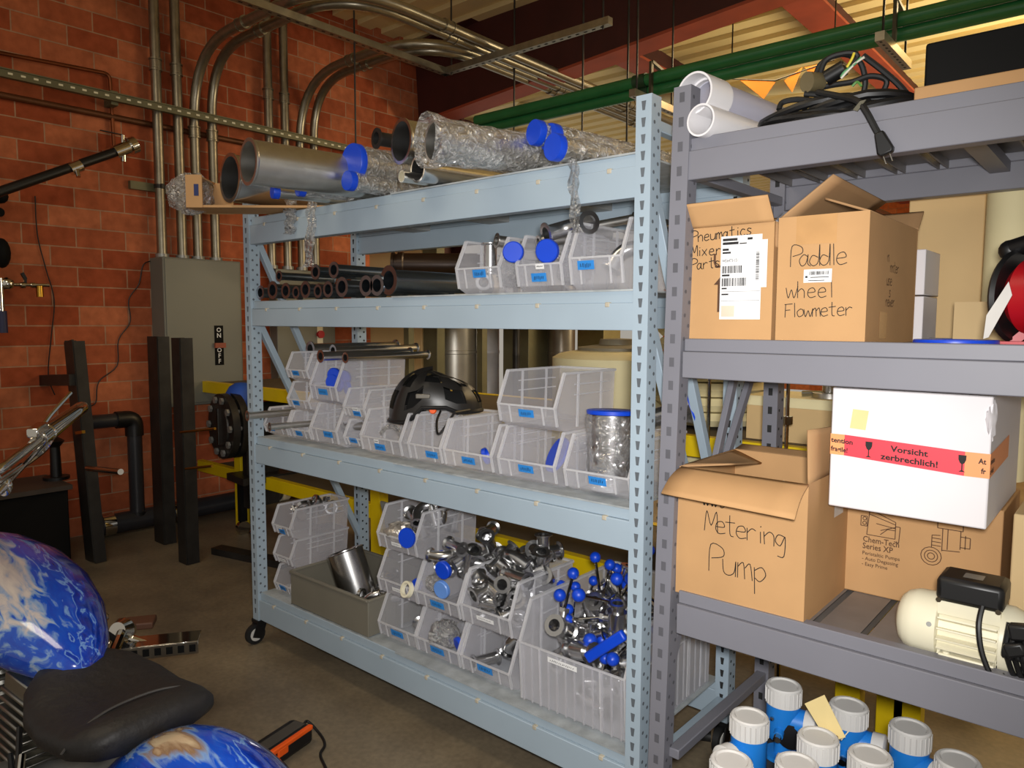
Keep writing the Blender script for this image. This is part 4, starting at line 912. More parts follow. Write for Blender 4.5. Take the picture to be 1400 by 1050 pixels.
# third shelf contents
heap(['cap'], 5, -2.80, -2.70, 1.99, 2.05, z3 + .25, z3 + .32, 'blue plastic cap in the large bin under the long tubes on the third shelf', 'blue caps on the third shelf', 1.1)
use('spool', (-2.67, 1.965, z3 + .09), (0, 0, -.3), 'single steel ferrule showing in the large lower third shelf bin', 'spools on the third shelf')
use('long', (-3.24, 1.84, z3 + .105), (0, 0, -.15), 'long spool lying over the leftmost small bin of the third shelf', 'spools on the third shelf', .85)
use('long', (-3.03, 1.83, z3 + .072), (0, 0, -.2), 'steel spool poking from the bottom small bin of the stack of three', 'spools on the third shelf', .7)
use('cap', (-1.83, 1.98, z3 + .06), (.4, .3, -.9), 'blue cap lying in the bin between helmet and stacked pair on the third shelf', 'blue caps on the third shelf')
mb = MB().lathe([(0, 0), (0, .062), (.004, .066), (.014, .066), (.014, 0)], (-1.535, 2.05, z3 + .09), (-.5, -.8, .5), 28); on('blue_disc', 'large blue disc leaning in the lower bin of the stacked pair on the third shelf', 'cap', mb, BLUECAP)
pts = spline([(-2.43, 1.99, z3 + .085), (-2.38, 1.985, z3 + .12), (-2.32, 1.985, z3 + .115), (-2.27, 1.99, z3 + .06)], 6)
on('clear_hose', 'bent clear hose in the bin below the black helmet', 'hose', MB().tube(pts, .009, 8), BAG)
# bagged cylinder with blue cap
c = V((-1.30, 2.015, z3 + .012)); d = V((-.02, .05, 1)).normalized()
t = thing('capped_cylinder', 'polished steel cylinder with blue cap, wrapped in clear plastic, standing in the right end bin', 'cylinder', None, c)
MB().lathe([(0, 0), (0, .066), (.245, .078), (.245, 0)], c, d, 32).build('cylinder', STEEL, t); MB().lathe([(0, .083), (.012, .084), (.014, .08), (.014, 0)], c + d * .247, d, 32).build('cap', BLUECAP, t)
w_ = MB(); 
for i in range(13):
    for k in range(28): pass
rows_ = [[c + d * (.01 + .235 * i / 12) + V((math.cos(2 * PI * k / 28), math.sin(2 * PI * k / 28), 0)) * ((.07 + .012 * i / 12) * (1.05 + random.uniform(-.05, .06))) for k in range(29)] for i in range(13)]
for r_ in rows_: r_[28] = r_[0]
w_.grid(rows_).build('wrap', FILM, t)
# long tubes with ferrules on top of bins (third shelf)
g = 'long tubes on the third shelf bins'
for (px, py, r, L, lab, z) in ((424, 477, .028, .52, 'upper rear long steel tube laid on the third shelf bins', 1.465), (455, 478, .021, .50, 'upper front long steel tube laid on the third shelf bins', 1.462), (438, 487, .020, .5, 'lower long steel tube laid on the blue cap bin', 1.447), (472, 489, .017, .46, 'right hand long steel tube laid on the rim of the blue cap bin', 1.444)):
    p = P(px, py, z=z); p = P(px, py, y=max(1.9, min(2.1, p.y))) ; p.z = z
    mb = spool_mesh(L, r); o = mb.build('ferrule_tube', STEEL); tag(o, lab, 'steel tube', g); o.location = p; o.rotation_euler = (0, 0, -.06)
# long tube with blue cap poking out at right
p = P(953, 556, x=-1.0); p = V((-1.02, 2.32, p.z)) if False else P(945, 557, y=2.3)
t = thing('capped_tube', 'steel tube with flared blue capped end sticking out past the blue rack post', 'steel tube', None, p); d = V((.80, .38, .32)).normalized()
MB().lathe([(-.42, .0), (-.42, .036), (-.05, .036), (-.02, .052), (0, .064), (0, 0)], p, d, 28).build('tube', STEEL, t); MB().lathe([(0, .06), (0, .069), (.008, .069), (.008, .06)], p, d, 28, True).build('cap_ring', BLUECAP, t)

# second shelf row of ferruled tubes
g = 'ferruled tubes along the second shelf'
def shelf_tube(px, py, r, L, lab, zc, ang=0.0):
    z = zc; p = P(px, py, y=1.93); p = V((p.x, 1.905, 0)); p.z = z
    o = spool_mesh(L, r, r * 1.4).build('ferrule_tube', M('shelf steel', (158, 166, 174), .27, 1.0)); tag(o, lab, 'steel tube', g); o.location = p; o.rotation_euler = (0, 0, -ang); return o
zz = 1.6995
pl = [(362, .024, .22), (379, .030, .26), (397, .026, .3), (411, .02, .22), (424, .027, .3), (441, .021, .24), (455, .025, .3), (474, .03, .34), (507, .03, .36), (522, .03, .4)]
words = ['first', 'second', 'third', 'fourth', 'fifth', 'sixth', 'seventh', 'eighth', 'ninth', 'tenth']
for (px, r, L), wd in zip(pl, words): shelf_tube(px, 398, r, L, 'polished ferruled tube on the second shelf, %s in the bottom row from the left post' % wd, zz + r * 1.5)
shelf_tube(538, 392, .042, .5, 'longest and fattest ferruled tube on the second shelf, next to the bins', zz + .063, .12)
for px, r, L, z, lab in ((438, .024, .3, zz + .115, 'ferruled tube lying on top of the second shelf row, left one'), (463, .025, .3, zz + .118, 'ferruled tube lying on top of the second shelf row, right one'), (388, .018, .3, zz + .108, 'thin ferruled tube lying on the left end of the second shelf row')):
    shelf_tube(px, 385, r, L, lab, z)

# bottom shelf contents
g = 'polished fittings in the bottom shelf bins'
heap(['clamp'], 9, -3.15, -3.06, 1.96, 2.24, z4 + .38, z4 + .44, 'steel pipe clamp heaped in the top small bin of the bottom shelf', 'clamps in the left bin stack', .9)
heap(['spool', 'elbow', 'tee'], 8, -2.34, -2.19, 2.02, 2.24, z4 + .46, z4 + .58, 'steel fitting in the top bin of the column beside the grey tote', g)
on('bagged_part', 'shiny part sealed in clear bubble wrap in the top bin beside the grey tote', 'bagged part', crumple((-2.31, 1.99, z4 + .46), .066, (.95, 1, .6)), M('bubble wrap', (176, 168, 156), .25, .5, .25, 60, .6))
mb = MB().lathe([(0, 0), (0, .037), (.004, .04), (.014, .04), (.014, 0)], (-2.185, 1.922, z4 + .475), (.15, -1, .1), 28); on('blue_disc', 'blue disc in the mouth of the top bin beside the grey tote', 'cap', mb, BLUECAP)
on('white_ring', 'white plastic ring hanging over the lip of the middle bin beside the grey tote', 'ring', MB().ring((-2.185, 1.921, z4 + .262), (-2.187, 1.905, z4 + .268), .033, .024, 26), CREAM)
use('cap', (-2.215, 1.99, z4 + .255), (.2, 0, .2), 'blue cap behind the white ring in the middle bin beside the grey tote', 'blue caps on the bottom shelf', .8)
heap(['spool', 'elbow', 'tee', 'spool'], 13, -2.10, -1.95, 2.0, 2.2, z4 + .30, z4 + .47, 'polished steel fitting heaped in the bin behind the two round caps', g, 1.05)
use('cap', (-2.01, 1.935, z4 + .375), (.1, 0, .1), 'bright blue cap in the mouth of the two cap bin', 'blue caps on the bottom shelf', 1.15)
use('cap', (-2.08, 1.99, z4 + .40), (.1, 0, -1.1), 'blue cap end of a small spool left in the two cap bin', 'blue caps on the bottom shelf', .9)
use('pale', (-2.0, 1.918, z4 + .305), (.1, 0, .1), 'pale blue cap below the bright blue cap in the two cap bin', 'pale caps on the bottom shelf', 1.15)
on('clear_bag', 'crumpled clear bag in the left of the two cap bin mouth', 'bag', crumple((-2.09, 1.975, z4 + .30), .035), BAG)
on('clear_bag', 'crumpled clear bag lying in the lowest bin under the two cap bin', 'bag', crumple((-2.04, 1.985, z4 + .10), .06, (1.1, 1, .9)), BAG)
use('cap', (-1.965, 1.975, z4 + .075), (.3, 0, -.3), 'blue cap beside the crumpled bag in the lowest bin', 'blue caps on the bottom shelf', 1.05)
use('spool', (-2.2, 2.0, z4 + .055), (0, 0, .9), 'steel spool in the lowest bin of the column beside the grey tote', g)
heap(['spool', 'elbow'], 4, -1.82, -1.72, 2.04, 2.15, z4 + .05, z4 + .1, 'steel fitting lying in the bottom bin left of the valve tote', g)
heap(['tee', 'spool', 'tee', 'elbow'], 26, -1.85, -1.70, 1.98, 2.22, z4 + .26, z4 + .46, 'polished tee or spool heaped in the upper bin left of the valve tote', 'tees heaped left of the valve tote', 1.15)
heap(['spool', 'elbow', 'clamp'], 8, -2.68, -2.47, 1.98, 2.2, z4 + .06, z4 + .13, 'small steel part lying beside the beaker in the grey tote', 'parts in the grey tote', 1.0)
use('long', (-2.52, 2.06, z4 + .1), (1.5, 0, 0), 'slim steel tube standing upright in the grey tote', 'tubes in the grey tote', .35)
use('spool', (-2.47, 2.0, z4 + .13), (0, 0, -.5), 'hollow spool with its end forward at the right corner of the grey tote', 'parts in the grey tote', 1.2)
# ball valves with blue knobs
vt = thing('ball_valve', 'steel ball valve', 'valve'); 
mb = MB(); mb.lathe([(-.055, .018), (-.055, .032), (-.048, .032), (-.042, .02), (-.026, .02), (-.026, .031), (.026, .031), (.026, .02), (.042, .02), (.048, .032), (.055, .032), (.055, .018)], (0, 0, 0), XR, 20, True); mb.cyl((0, 0, .025), (0, 0, .05), .012, seg=12); mb.lathe([(0, .017), (.012, .017)], (0, 0, .045), ZU, 6); mb.build('body', STEEL, vt)
hd = MB().cyl((0, 0, .05), (.03, 0, .165), .0048, seg=8).build('handle', CHROME, vt); MB().ball((.03, 0, .17), .019, 14).build('knob', BLUECAP, hd)
gv = 'valves in the big tote'
first = True
for i in range(30):
    f = i / 29
    loc = (random.uniform(-1.50, -1.26), random.uniform(1.98, 2.42), z4 + .10 + .24 * f + .02 * math.sin(i))
    if i % 3 == 0: rot = (random.uniform(-.5, .5), random.uniform(-.5, .5), random.uniform(-PI, PI))
    else: rot = (random.uniform(-2.2, 2.2), random.uniform(-1.6, 1.6), random.uniform(-PI, PI))
    for _ in range(60):
        k_ = V(loc) + __import__('mathutils').Euler(rot).to_matrix() @ V((.03, 0, .17)) * 1.3
        if -1.55 < k_.x < -1.20 and 1.955 < k_.y < 2.46 and k_.z > z4 + .05: break
        rot = (random.uniform(-1.8, 1.8), random.uniform(-1.3, 1.3), random.uniform(-PI, PI)); loc = (random.uniform(-1.50, -1.26), random.uniform(1.99, 2.42), loc[2])
    place(vt, loc, rot, random.uniform(1.05, 1.3), 'steel ball valve with blue knob handle heaped in the big clear tote', gv, first=first); first = False
for (px, py, y) in ((772, 806, 2.2), (789, 808, 2.15), (802, 793, 2.28), (781, 840, 2.06), (838, 880, 2.06), (825, 905, 2.03), (812, 898, 2.04)):
    p = P(px, py, y=y); place(vt, (p.x - .01, p.y, p.z - .165), (random.uniform(-.15, .15), random.uniform(-.35, .1), random.uniform(-.4, .4)), 1.0, 'steel ball valve with its blue knob standing up out of the big clear tote', 'valves standing up in the big tote')
t = MB().cbox((-1.255, 1.93, z4 + .30), ((.75, .1, .65), (0, 1, 0), (-.65, 0, .75)), (.17, .02, .035)); on('flat_bar', 'long flat blue lever handle lying on the valves by the blue post', 'handle', t, BLUECAP, bevel=.006)
heap(['spool', 'elbow', 'clamp', 'tee'], 22, -1.53, -1.22, 1.95, 2.4, z4 + .12, z4 + .31, 'small polished fitting among the valves in the big clear tote', 'fittings among the valves', .8)

# ================================================================== helmet
hc = P(592, 556, y=2.12); hc.z = z3 + H3 + .012
t = thing('bicycle_helmet', 'black vented bicycle helmet resting on the third shelf bins', 'helmet', None, hc)
mb = MB(); N = 26; Mr = 12; rows_ = []
ax1 = V((.80, .60, 0)); ax2 = V((-.60, .80, 0))     # long axis to the right, across
for i in range(Mr + 1):
    th = (PI / 2) * i / Mr; row = []
    for k in range(N + 1):
        ph = 2 * PI * k / N
        rr = math.cos(th); e = 1 + (.05 * math.cos(ph * 8) * math.sin(th * 2) if i < Mr else 0)
        L = .205 if math.cos(ph) > 0 else .185
        p = hc + ax1 * (math.cos(ph) * rr ** .8 * L * e) + ax2 * (math.sin(ph) * rr ** .8 * .125 * e) + ZU * (math.sin(th) * .165 * (1 - .12 * math.cos(ph)) - .01 - (.045 * (1 - i / Mr) if math.cos(ph) < -.3 else 0) + (.02 * (1 - i / Mr) if abs(math.cos(ph)) < .5 else 0))
        row.append(p)
    rows_.append(row)
vent = set()
for i in range(Mr):
    for k in range(N):
        c_ = k % 4; q = [rows_[i][k], rows_[i][k + 1], rows_[i + 1][k + 1], rows_[i + 1][k]]
        mb.m = 1 if (c_ in (1, 2) and 2 <= i <= 4) or (c_ in (0, 3) and 6 <= i <= 8) else 0
        if mb.m: ctr = sum(q, V()) / 4; q = [p + (hc + ZU * .02 - p).normalized() * .012 for p in q]
        mb.add(q, [(0, 1, 2, 3)])
mb.build('shell', [M('helmet black', (34, 32, 30), .38), BLACKM], t, angle=60)
mb = MB(); mb.tube([p + ZU * .004 for p in rows_[0]], .009, 8, caps=False); mb.build('rim', BLACK, t)
mb = MB(); a = hc + ax1 * .05 - ax2 * .11; mb.tube(spline([a + ZU * .0, a + V((.03, -.05, -.035)), a + V((.085, -.09, -.075)), a + V((.10, -.02, .005))], 6), .005, 6); mb.tube(spline([hc + ax1 * .19, a + V((.10, -.02, .005))], 4), .005, 6); mb.build('strap', BLACK, t)
p = P(583, 564, y=2.0); MB().lathe([(0, 0), (0, .016), (.006, .012), (.006, 0)], hc - ax2 * .122 + ax1 * .02 + ZU * .005, -ax2, 16).build('orange_badge', ORANGE, t)
p = hc - ax2 * .118 + ax1 * -.02 + ZU * .06; MB().cbox(p, (ax1, ZU, ax2), (.06, .02, .012)).build('silver_badge', M('helmet silver', (120, 116, 108), .3, .6), t, .004)

# ================================================================== tubes on top of the blue rack
ZT = 2.093
def top_tube(px, py, r, L, ang, zc, lab, mat=BRUSH, cap=None, bag=False, name='steel_tube', group='tubes on top of the blue rack', flare=1.06, tilt=0.0, solid=False):
    p = P(px, py, z=zc); d = V((math.sin(math.radians(ang)), math.cos(math.radians(ang)), tilt)).normalized()
    t = thing(name, lab, 'steel tube', group, p); mb = MB()
    mb.lathe([(0, r * .9), (0, r * flare), (.006, r * flare), (.012, r), (L - .01, r), (L, r * flare), (L, r * .9)], p, d, 34, True); mb.build('tube', mat, t)
    if solid: MB().lathe([(.002, r * .95), (.002, 0)], p, d, 24).build('end_plate', CREAM, t)
    if cap: MB().lathe([(-.006, 0), (-.006, r * 1.12), (-.002, r * 1.16), (.02, r * 1.16), (.02, r * 1.02), (.0, r * 1.0)], p, d, 32).build('end_cap', BLUECAP, t)
    if bag:
        ph = random.random() * 6
        n = 22; sd = d.cross(ZU).normalized(); u = sd.cross(d); s0 = -.03 if not cap else .02
        rows_ = []
        for i in range(n + 1):
            rr = r * (1.10 + (.22 if (i < 2 and not cap) else 0))
            row = [p + d * (s0 + (L * .8 - s0) * i / n) + (sd * math.cos(2 * PI * k / 24) + u * math.sin(2 * PI * k / 24)) * rr * (1 + random.uniform(-.04, .06)) for k in range(24)]; row.append(row[0]); rows_.append(row)
        MB().grid(rows_).build('plastic_wrap', BAG, t)
    return t, p, d
t_, pA, dA = top_tube(314, 243, .100, 1.3, 6, ZT + .125, 'wide open steel tube, dark mouthed, leftmost on top of the blue rack', STEEL)
# carton sleeve under the first tube
e0 = P(268, 262, z=ZT + .085); dd = V((.76, .65, 0)); sdv = dd.cross(ZU)
t = thing('carton_sleeve', 'torn cardboard sleeve in clear film poking out at the left end of the rack top', 'carton', None, e0)
mb = MB(); b0 = V((e0.x, e0.y, ZT))
mb.bar(b0 + ZU * .006, b0 + dd * .62 + ZU * .006, .2, .01); mb.bar(b0 + sdv * .1 + ZU * .07, b0 + sdv * .1 + dd * .07 + ZU * .07, .008, .14); mb.bar(b0 - sdv * .1 + ZU * .07, b0 - sdv * .1 + dd * .13 + ZU * .07, .008, .14); mb.bar(b0 + ZU * .138, b0 + dd * .05 + ZU * .138, .2, .006)
mb.cbox(b0 + ZU * .07, (dd, sdv, ZU), (.006, .2, .14)); mb.build('sleeve', CARD, t)
MB().cbox(b0 + sdv * .104 + dd * .045 + ZU * .075, (dd, sdv, ZU), (.02, .003, .05)).build('blue_mark', M('navy mark', (34, 46, 96), .6), t)
crumple(b0 - dd * .02 + ZU * .075, .13, (.6, .8, .65)).build('film', BAG, t)
top_tube(339, 221, .080, 1.5, 9, ZT + .082, 'long bright steel tube, second from the left on top of the blue rack', BRUSH)
top_tube(374, 262, .024, .8, 14, ZT + .026, 'thin tube with small blue cap low beside the hanging plastic', BRUSH, True)
top_tube(409, 256, .031, .9, 14, ZT + .034, 'slim bagged tube with oval blue cap left of the big blue cap', BRUSH, True, True)
top_tube(476, 247, .032, .9, 3, ZT + .035, 'bagged tube with blue cap, under the tube with the biggest blue cap', BRUSH, True, True)
top_tube(482, 222, .062, .9, 4, ZT + .115, 'bagged tube with the biggest blue cap on top of the blue rack', BRUSH, True, True)
top_tube(514, 189, .026, .7, 12, ZT + .20, 'small dark ferrule tube pointing left behind the open tube', DKSTEEL, flare=1.5)
top_tube(548, 193, .078, 1.1, 14, ZT + .165, 'wide open tube with black mouth in the middle of the rack top', STEEL)
top_tube(571, 231, .045, .9, 10, ZT + .047, 'open tube half hidden under the black mouthed tube', STEEL)
top_tube(549, 241, .02, .7, 8, ZT + .023, 'small tube with cream plugged end beneath the black mouthed tube', BRUSH, solid=True)
top_tube(595, 254, .016, .6, 12, ZT + .018, 'thinnest tube lying at the front edge of the rack top', BRUSH, solid=True)
top_tube(592, 193, .063, 1.0, 19, ZT + .076, 'large tube wrapped in crinkled clear plastic, mouth open, on the rack top', BRUSH, False, True, tilt=0)
top_tube(731, 181, .036, .75, 15, ZT + .125, 'bagged tube with blue cap near the right post, left of its trio', BRUSH, True, True, tilt=-.04)
top_tube(752, 188, .040, .75, 15, ZT + .11, 'bagged tube with blue cap near the right post, front of its trio', BRUSH, True, True, tilt=-.04)
top_tube(757, 201, .036, .75, 12, ZT + .04, 'bagged tube with blue cap near the right post, bottom of its trio', BRUSH, True, True)
# strips of plastic film hanging over the top beam
def strip(pts, wd, lab, wob=.012):
    rows_ = []
    for i, p in enumerate(pts):
        p = V(p); w2 = wd * (1 + .2 * math.sin(i * 1.7)); rows_.append([p + XR * (w2 * (k / 6 - .5)) + YR * (wob * math.sin(k * 2.1 + i * 1.3)) for k in range(7)])
    on('plastic_strip', lab, 'plastic film', MB().grid(rows_), BAG, 'hanging film strips')
def hang(px, y0, y1, n=9, yy=YF - .012): return [P(px + random.uniform(-2, 2), y0 + (y1 - y0) * i / n, y=yy - (.0 if i > 1 else -.03)) for i in range(n + 1)]
strip(spline(hang(398, 262, 320), 2), .055, 'crinkled clear film bag hanging over the left end of the top beam', .022)
strip(spline([P(430, 262, y=YF - .01), P(426, 290, y=YF - .012), P(424, 330, y=YF - .012), P(421, 365, y=YF - .012)], 4), .06, 'long thin strip of clear film hanging across the left of the top beam')
strip(spline([P(780, 208, y=YF + .02), P(784, 222, y=YF - .01), P(785, 250, y=YF - .012), P(786, 290, y=YF - .012), P(788, 318, y=YF - .012)], 4), .032, 'narrow strip of clear film hanging in front of the top beam near the right post')
# ================================================================== cartons on the grey rack
NF = V((0, -1, 0))
def carton(name, lab, x0, x1, y0, y1, z0, z1, mat=CARD, cat='carton', open_top=False, group=None, k=.005):
    t = thing(name, lab, cat, group, ((x0 + x1) / 2, (y0 + y1) / 2, z0)); mb = MB()
    if open_top:
        mb.box((x0 + .001, y0 + .001, z0 - .0002), (x1 - .001, y1 - .001, z0 + k)); mb.box((x0, y0, z0), (x1, y0 + k, z1)); mb.box((x0, y1 - k, z0), (x1, y1, z1)); e = .0003; mb.box((x0 + e, y0 + k - e, z0 + e), (x0 + k, y1 - k + e, z1 - e)); mb.box((x1 - k, y0 + k - e, z0 + e), (x1 - e, y1 - k + e, z1 - e))
        mb.build('body', mat, t)
    else:
        mb.box((x0, y0, z0), (x1, y1, z1)).build('body', mat, t, .004)
    return t
def flap(t, a, b, c, d, mat=CARD, k=.005, curve=0.0, n=8, name='flap'):
    """bent sheet from hinge a-b to free edge d-c"""
    a, b, c, d = V(a), V(b), V(c), V(d); nrm = (b - a).cross(d - a).normalized()
    rows = [[(a.lerp(d, i / n)).lerp(b.lerp(c, i / n), j / 6) + nrm * curve * math.sin(PI * i / n) for j in range(7)] for i in range(n + 1)]
    return MB().grid(rows).build(name, mat, t, solid=k)
zb, zm, ztp = .819, 1.5475, 2.0965
# handwritten flap carton
x0, x1, y0 = -.998, -.752, 1.93
t = carton('flap_carton', 'cardboard carton with front flap up, marked Pneumatic Mixer Parts, beside the grey rack post', x0, x1, y0, 2.27, zm, 1.866, CARD, open_top=True)
flap(t, (x0, y0, 1.866), (x1, y0, 1.866), (x1 - .006, y0 - .035, 1.93), (x0 - .012, y0 - .045, 1.926), CARD)
flap(t, (x1, y0 + .01, 1.866), (x1, 2.26, 1.866), (x1 + .004, 2.26, 1.80), (x1 + .004, y0 + .01, 1.80), CARDIN)
flap(t, (x0, 2.27, 1.866), (x1, 2.27, 1.866), (x1, 2.33, 1.93), (x0, 2.33, 1.93), CARDIN)
f = y0 - .001
mb = MB(); hand(mb, 'Pneumatics', (-.988, f, 1.825), XR, ZU, .030, .62, .0012, slope=.06); hand(mb, 'Mixer', (-.988, f, 1.787), XR, ZU, .030, .68, .0012); hand(mb, 'Parts', (-.988, f, 1.748), XR, ZU, .030, .6, .0012, slope=.06); mb.build('handwriting', INK, t)
mb = MB(); text(mb, 'U', (-.922, f, 1.752), XR, ZU, .055, .01)
mb.add([(-.905, f, 1.63), (-.88, f, 1.63), (-.88, f, 1.735), (-.89, f, 1.735), (-.917, f, 1.705), (-.905, f, 1.705)], [(0, 1, 2, 3, 4, 5)]); mb.build('printed_arrow', INKB, t)
lp = MB(); patch(lp, (-.898, f - .0006, 1.610), XR, ZU, .115, .225); patch(lp, (-.80, f - .0009, 1.695), XR, ZU, .032, .125); lp = lp.build('shipping_label', PAPER, t); lp['label'] = 'white shipping label with barcodes'
mb = MB(); g_ = f - .0014
def barcode(mb, x, z, wd, ht, y, n=26, r=XR, u=ZU):
    s = 0
    while s < wd:
        q = random.choice((.0012, .0018, .003)); patch(mb, V((x, y, z)) + V(r) * s, r, u, q, ht); s += q + random.choice((.0012, .002))
barcode(mb, -.893, 1.735, .055, .02, g_); barcode(mb, -.893, 1.700, .068, .022, g_); barcode(mb, -.789, 1.715, .075, .009, g_, r=(0, 0, 1), u=(-1, 0, 0))
for (x, z, wd, ht) in ((-.893, 1.822, .042, .007), (-.893, 1.812, .045, .007), (-.845, 1.812, .02, .003), (-.823, 1.822, .014, .006), (-.893, 1.796, .018, .006), (-.893, 1.788, .024, .005), (-.893, 1.727, .022, .005), (-.893, 1.692, .015, .004), (-.893, 1.676, .02, .004), (-.895, 1.685, .11, .0008), (-.895, 1.66, .11, .0008)): patch(mb, (x, g_, z), XR, ZU, wd, ht)
text(mb, '4456473-151', (-.893, g_, 1.765), XR, ZU, .013, .0, width=.045); mb.build('print', INK, lp)
patch(MB(), (-.893, f - .0012, 1.617), XR, ZU, .038, .03).build('worn_patch', M('worn paper', (206, 190, 170), .7), lp)
on('grey_film_bag', 'grey plastic bag with red stripe tucked between the flap carton and the tall carton', 'bag', crumple((-.752 - .03, 2.12, 1.87), .045, (1, 1.4, .9)), M('grey film', (150, 150, 156), .25))
# tall handwritten carton
x0, x1, y0, y1, zt = -.741, -.520, 1.93, 2.42, 1.872
t = carton('tall_carton', 'tall cardboard carton marked Paddle Wheel Flowmeter with loose top flaps', x0, x1, y0, y1, zm, zt, CARD, open_top=True)
flap(t, (x0, y0 + .005, zt), (x0, y1, zt), (x0 + .13, y1, zt + .09), (x0 + .125, y0 + .02, zt + .10), CARDIN)
flap(t, (x1, y0 + .005, zt), (x1, y1, zt), (x1 - .10, y1, zt + .05), (x1 - .115, y0 + .03, zt + .045), CARDIN)
flap(t, (x0, y1, zt), (x1, y1, zt), (x1, y1 + .06, zt + .06), (x0, y1 + .06, zt + .06), CARDIN)
f = y0 - .001
mb = MB(); hand(mb, 'Paddle', (-.712, f, 1.745), XR, ZU, .052, .48, .0010); hand(mb, 'Wheel', (-.716, f, 1.665), XR, ZU, .042, .62, .0010); hand(mb, 'Flowmeter', (-.720, f, 1.615), XR, ZU, .036, .55, .0010, slope=.03); mb.build('handwriting', INK, t)
lp = patch(MB(), (-.672, f - .0005, 1.703), XR, ZU, .069, .033).build('shipping_label', PAPER, t); lp['label'] = 'small white barcode label'
mb = MB(); barcode(mb, -.658, 1.722, .046, .009, f - .001); patch(mb, (-.655, f - .001, 1.715), XR, ZU, .045, .002); patch(mb, (-.66, f - .001, 1.707), XR, ZU, .04, .0018); patch(mb, (-.668, f - .001, 1.715), XR, ZU, .006, .005); mb.build('print', INK, lp)
PT = M('packing tape', (190, 146, 96), .2, spec=.6); patch(MB(), (-.695, f + .0002, 1.80), XR, ZU, .10, .072).build('packing_tape', PT, t); patch(MB(), (x1 + .0008, 2.05, 1.56), YR, ZU, .07, .07).build('packing_tape', PT, t)
mb = MB()
for i, (wd, z) in enumerate((('n', 1.76), ('nnter', 1.735), ('use', 1.70), ('s', 1.67), ('newer', 1.645))): hand(mb, wd, (x1 + .001, 2.10 + .03 * (i % 2), z), YR, ZU, .03, .6, .0012, n=(1, 0, 0))
mb.build('side_handwriting', M('faded ink', (110, 84, 60), .8), t)
# two white boxes
x = -.548
for z0, z1, lab in ((zm, zm + .135, 'slim white box, lower of two stacked behind the tall carton'), (zm + .139, zm + .275, 'slim white box, upper of two stacked behind the tall carton')):
    t = MB().box((x, 2.50, z0), (x + .035, 2.70 if z0 > 1.6 else 2.69, z1)).build('white_box', WHITEB, bevel=.003); tag(t, lab, 'box', 'slim white boxes')
MB
a = P(1292, 466, z=zm); b = P(1376, 468, z=zm)
t = carton('small_carton', 'small pale carton on the middle grey shelf behind the blue disc', -.425, -.245, 2.46, 2.60, zm, zm + .115, CARDL, open_top=True)
c = P(1313, 467, z=zm)
t = MB().lathe([(0, 0), (0, .088), (.008, .09), (.014, .088), (.014, .05), (.010, .045), (.010, 0)], (-.345, 2.03, zm + .001), ZU, 40); on('blue_disc', 'flat blue disc lying on the middle grey shelf at the front', 'disc', t, BLUECAP)
# red cord reel
t = thing('cord_reel', 'red and black cord reel on a red base at the right edge', 'reel', None, (-.2, 2.1, zm))
c = V((-.2, 2.12, 1.665)); d = V((.92, -.39, 0)).normalized()
MB().lathe([(0, .045), (0, .105), (.008, .112), (.016, .105), (.016, .045)], c - d * .05, d, 40, True).build('rim', BLACK, t)
MB().lathe([(0, 0), (0, .07), (.02, .088), (.16, .088), (.16, 0)], c - d * .035, d, 40).build('drum', REDP, t)
mb = MB(); mb.box((-.285, 2.05, zm), (.02, 2.2, zm + .012)); mb.bar((-.25, 2.12, zm), (-.2, 2.13, 1.60), .02, .02); mb.build('base', REDP, t)
mb = MB(); mb.cyl(c - d * .06 + ZU * .115, c + d * .04 + ZU * .14, .022); mb.ball(c - d * .065 + ZU * .112, .025); mb.build('grip', BLACK, t)
mb = MB(); a = P(1379, 385, y=1.97); b = P(1343, 461, y=1.97); mb.prism([a, a + V((.008, 0, -.03)), b + V((.012, 0, .0)), b + V((.002, 0, -.004)), b.lerp(a, .4) + V((-.012, 0, 0))], (0, .003, 0)); on('paper_strip', 'pale grey pointed strip hanging in front of the red reel', 'strip', mb, M('strip grey', (176, 172, 166), .4))

# lower shelf: open pump carton
x0, x1, y0, y1, zt = -1.0, -.632, 1.905, 2.29, 1.190
t = carton('open_carton', 'open cardboard carton marked Metering Pump with its front flap folded down', x0, x1, y0, y1, zb, zt, CARD, open_top=True)
a = P(904, 674, y=1.79); b = P(1086, 710, y=1.79)
flap(t, (x0 + .01, y0, zt), (x1, y0, zt), (b.x, 1.79, b.z), (a.x, 1.79, a.z), CARD, curve=-.012)
flap(t, (x1, y0 + .005, zt), (x1, y1, zt), (x1 + .045, y1 - .03, zt + .13), (x1 - .015, y0 + .03, zt + .135), CARDIN)
flap(t, (x0, y0 + .005, zt), (x0, y1, zt), (x0 + .10, y1 - .02, zt - .03), (x0 + .13, y0 + .06, zt + .015), CARDIN)
flap(t, (x0, y1, zt), (x1, y1, zt), (x1, y1 + .06, zt + .01), (x0, y1 + .06, zt + .01), CARDIN)
f = y0 - .001
mb = MB(); hand(mb, 'Metering', (-.915, f, 1.018), XR, ZU, .060, .5, .0012, slope=-.03); hand(mb, 'Pump', (-.905, f, .905), XR, ZU, .076, .58, .0012); hand(mb, 'wwoq', (-.92, f, 1.09), XR, ZU, .03, .8, .0014)
mb.build('handwriting', INK, t)
patch(MB(), (x1 + .001, 2.12, 1.06), YR, ZU, .08, .11).build('side_label', M('side label', (200, 196, 190), .4), t)
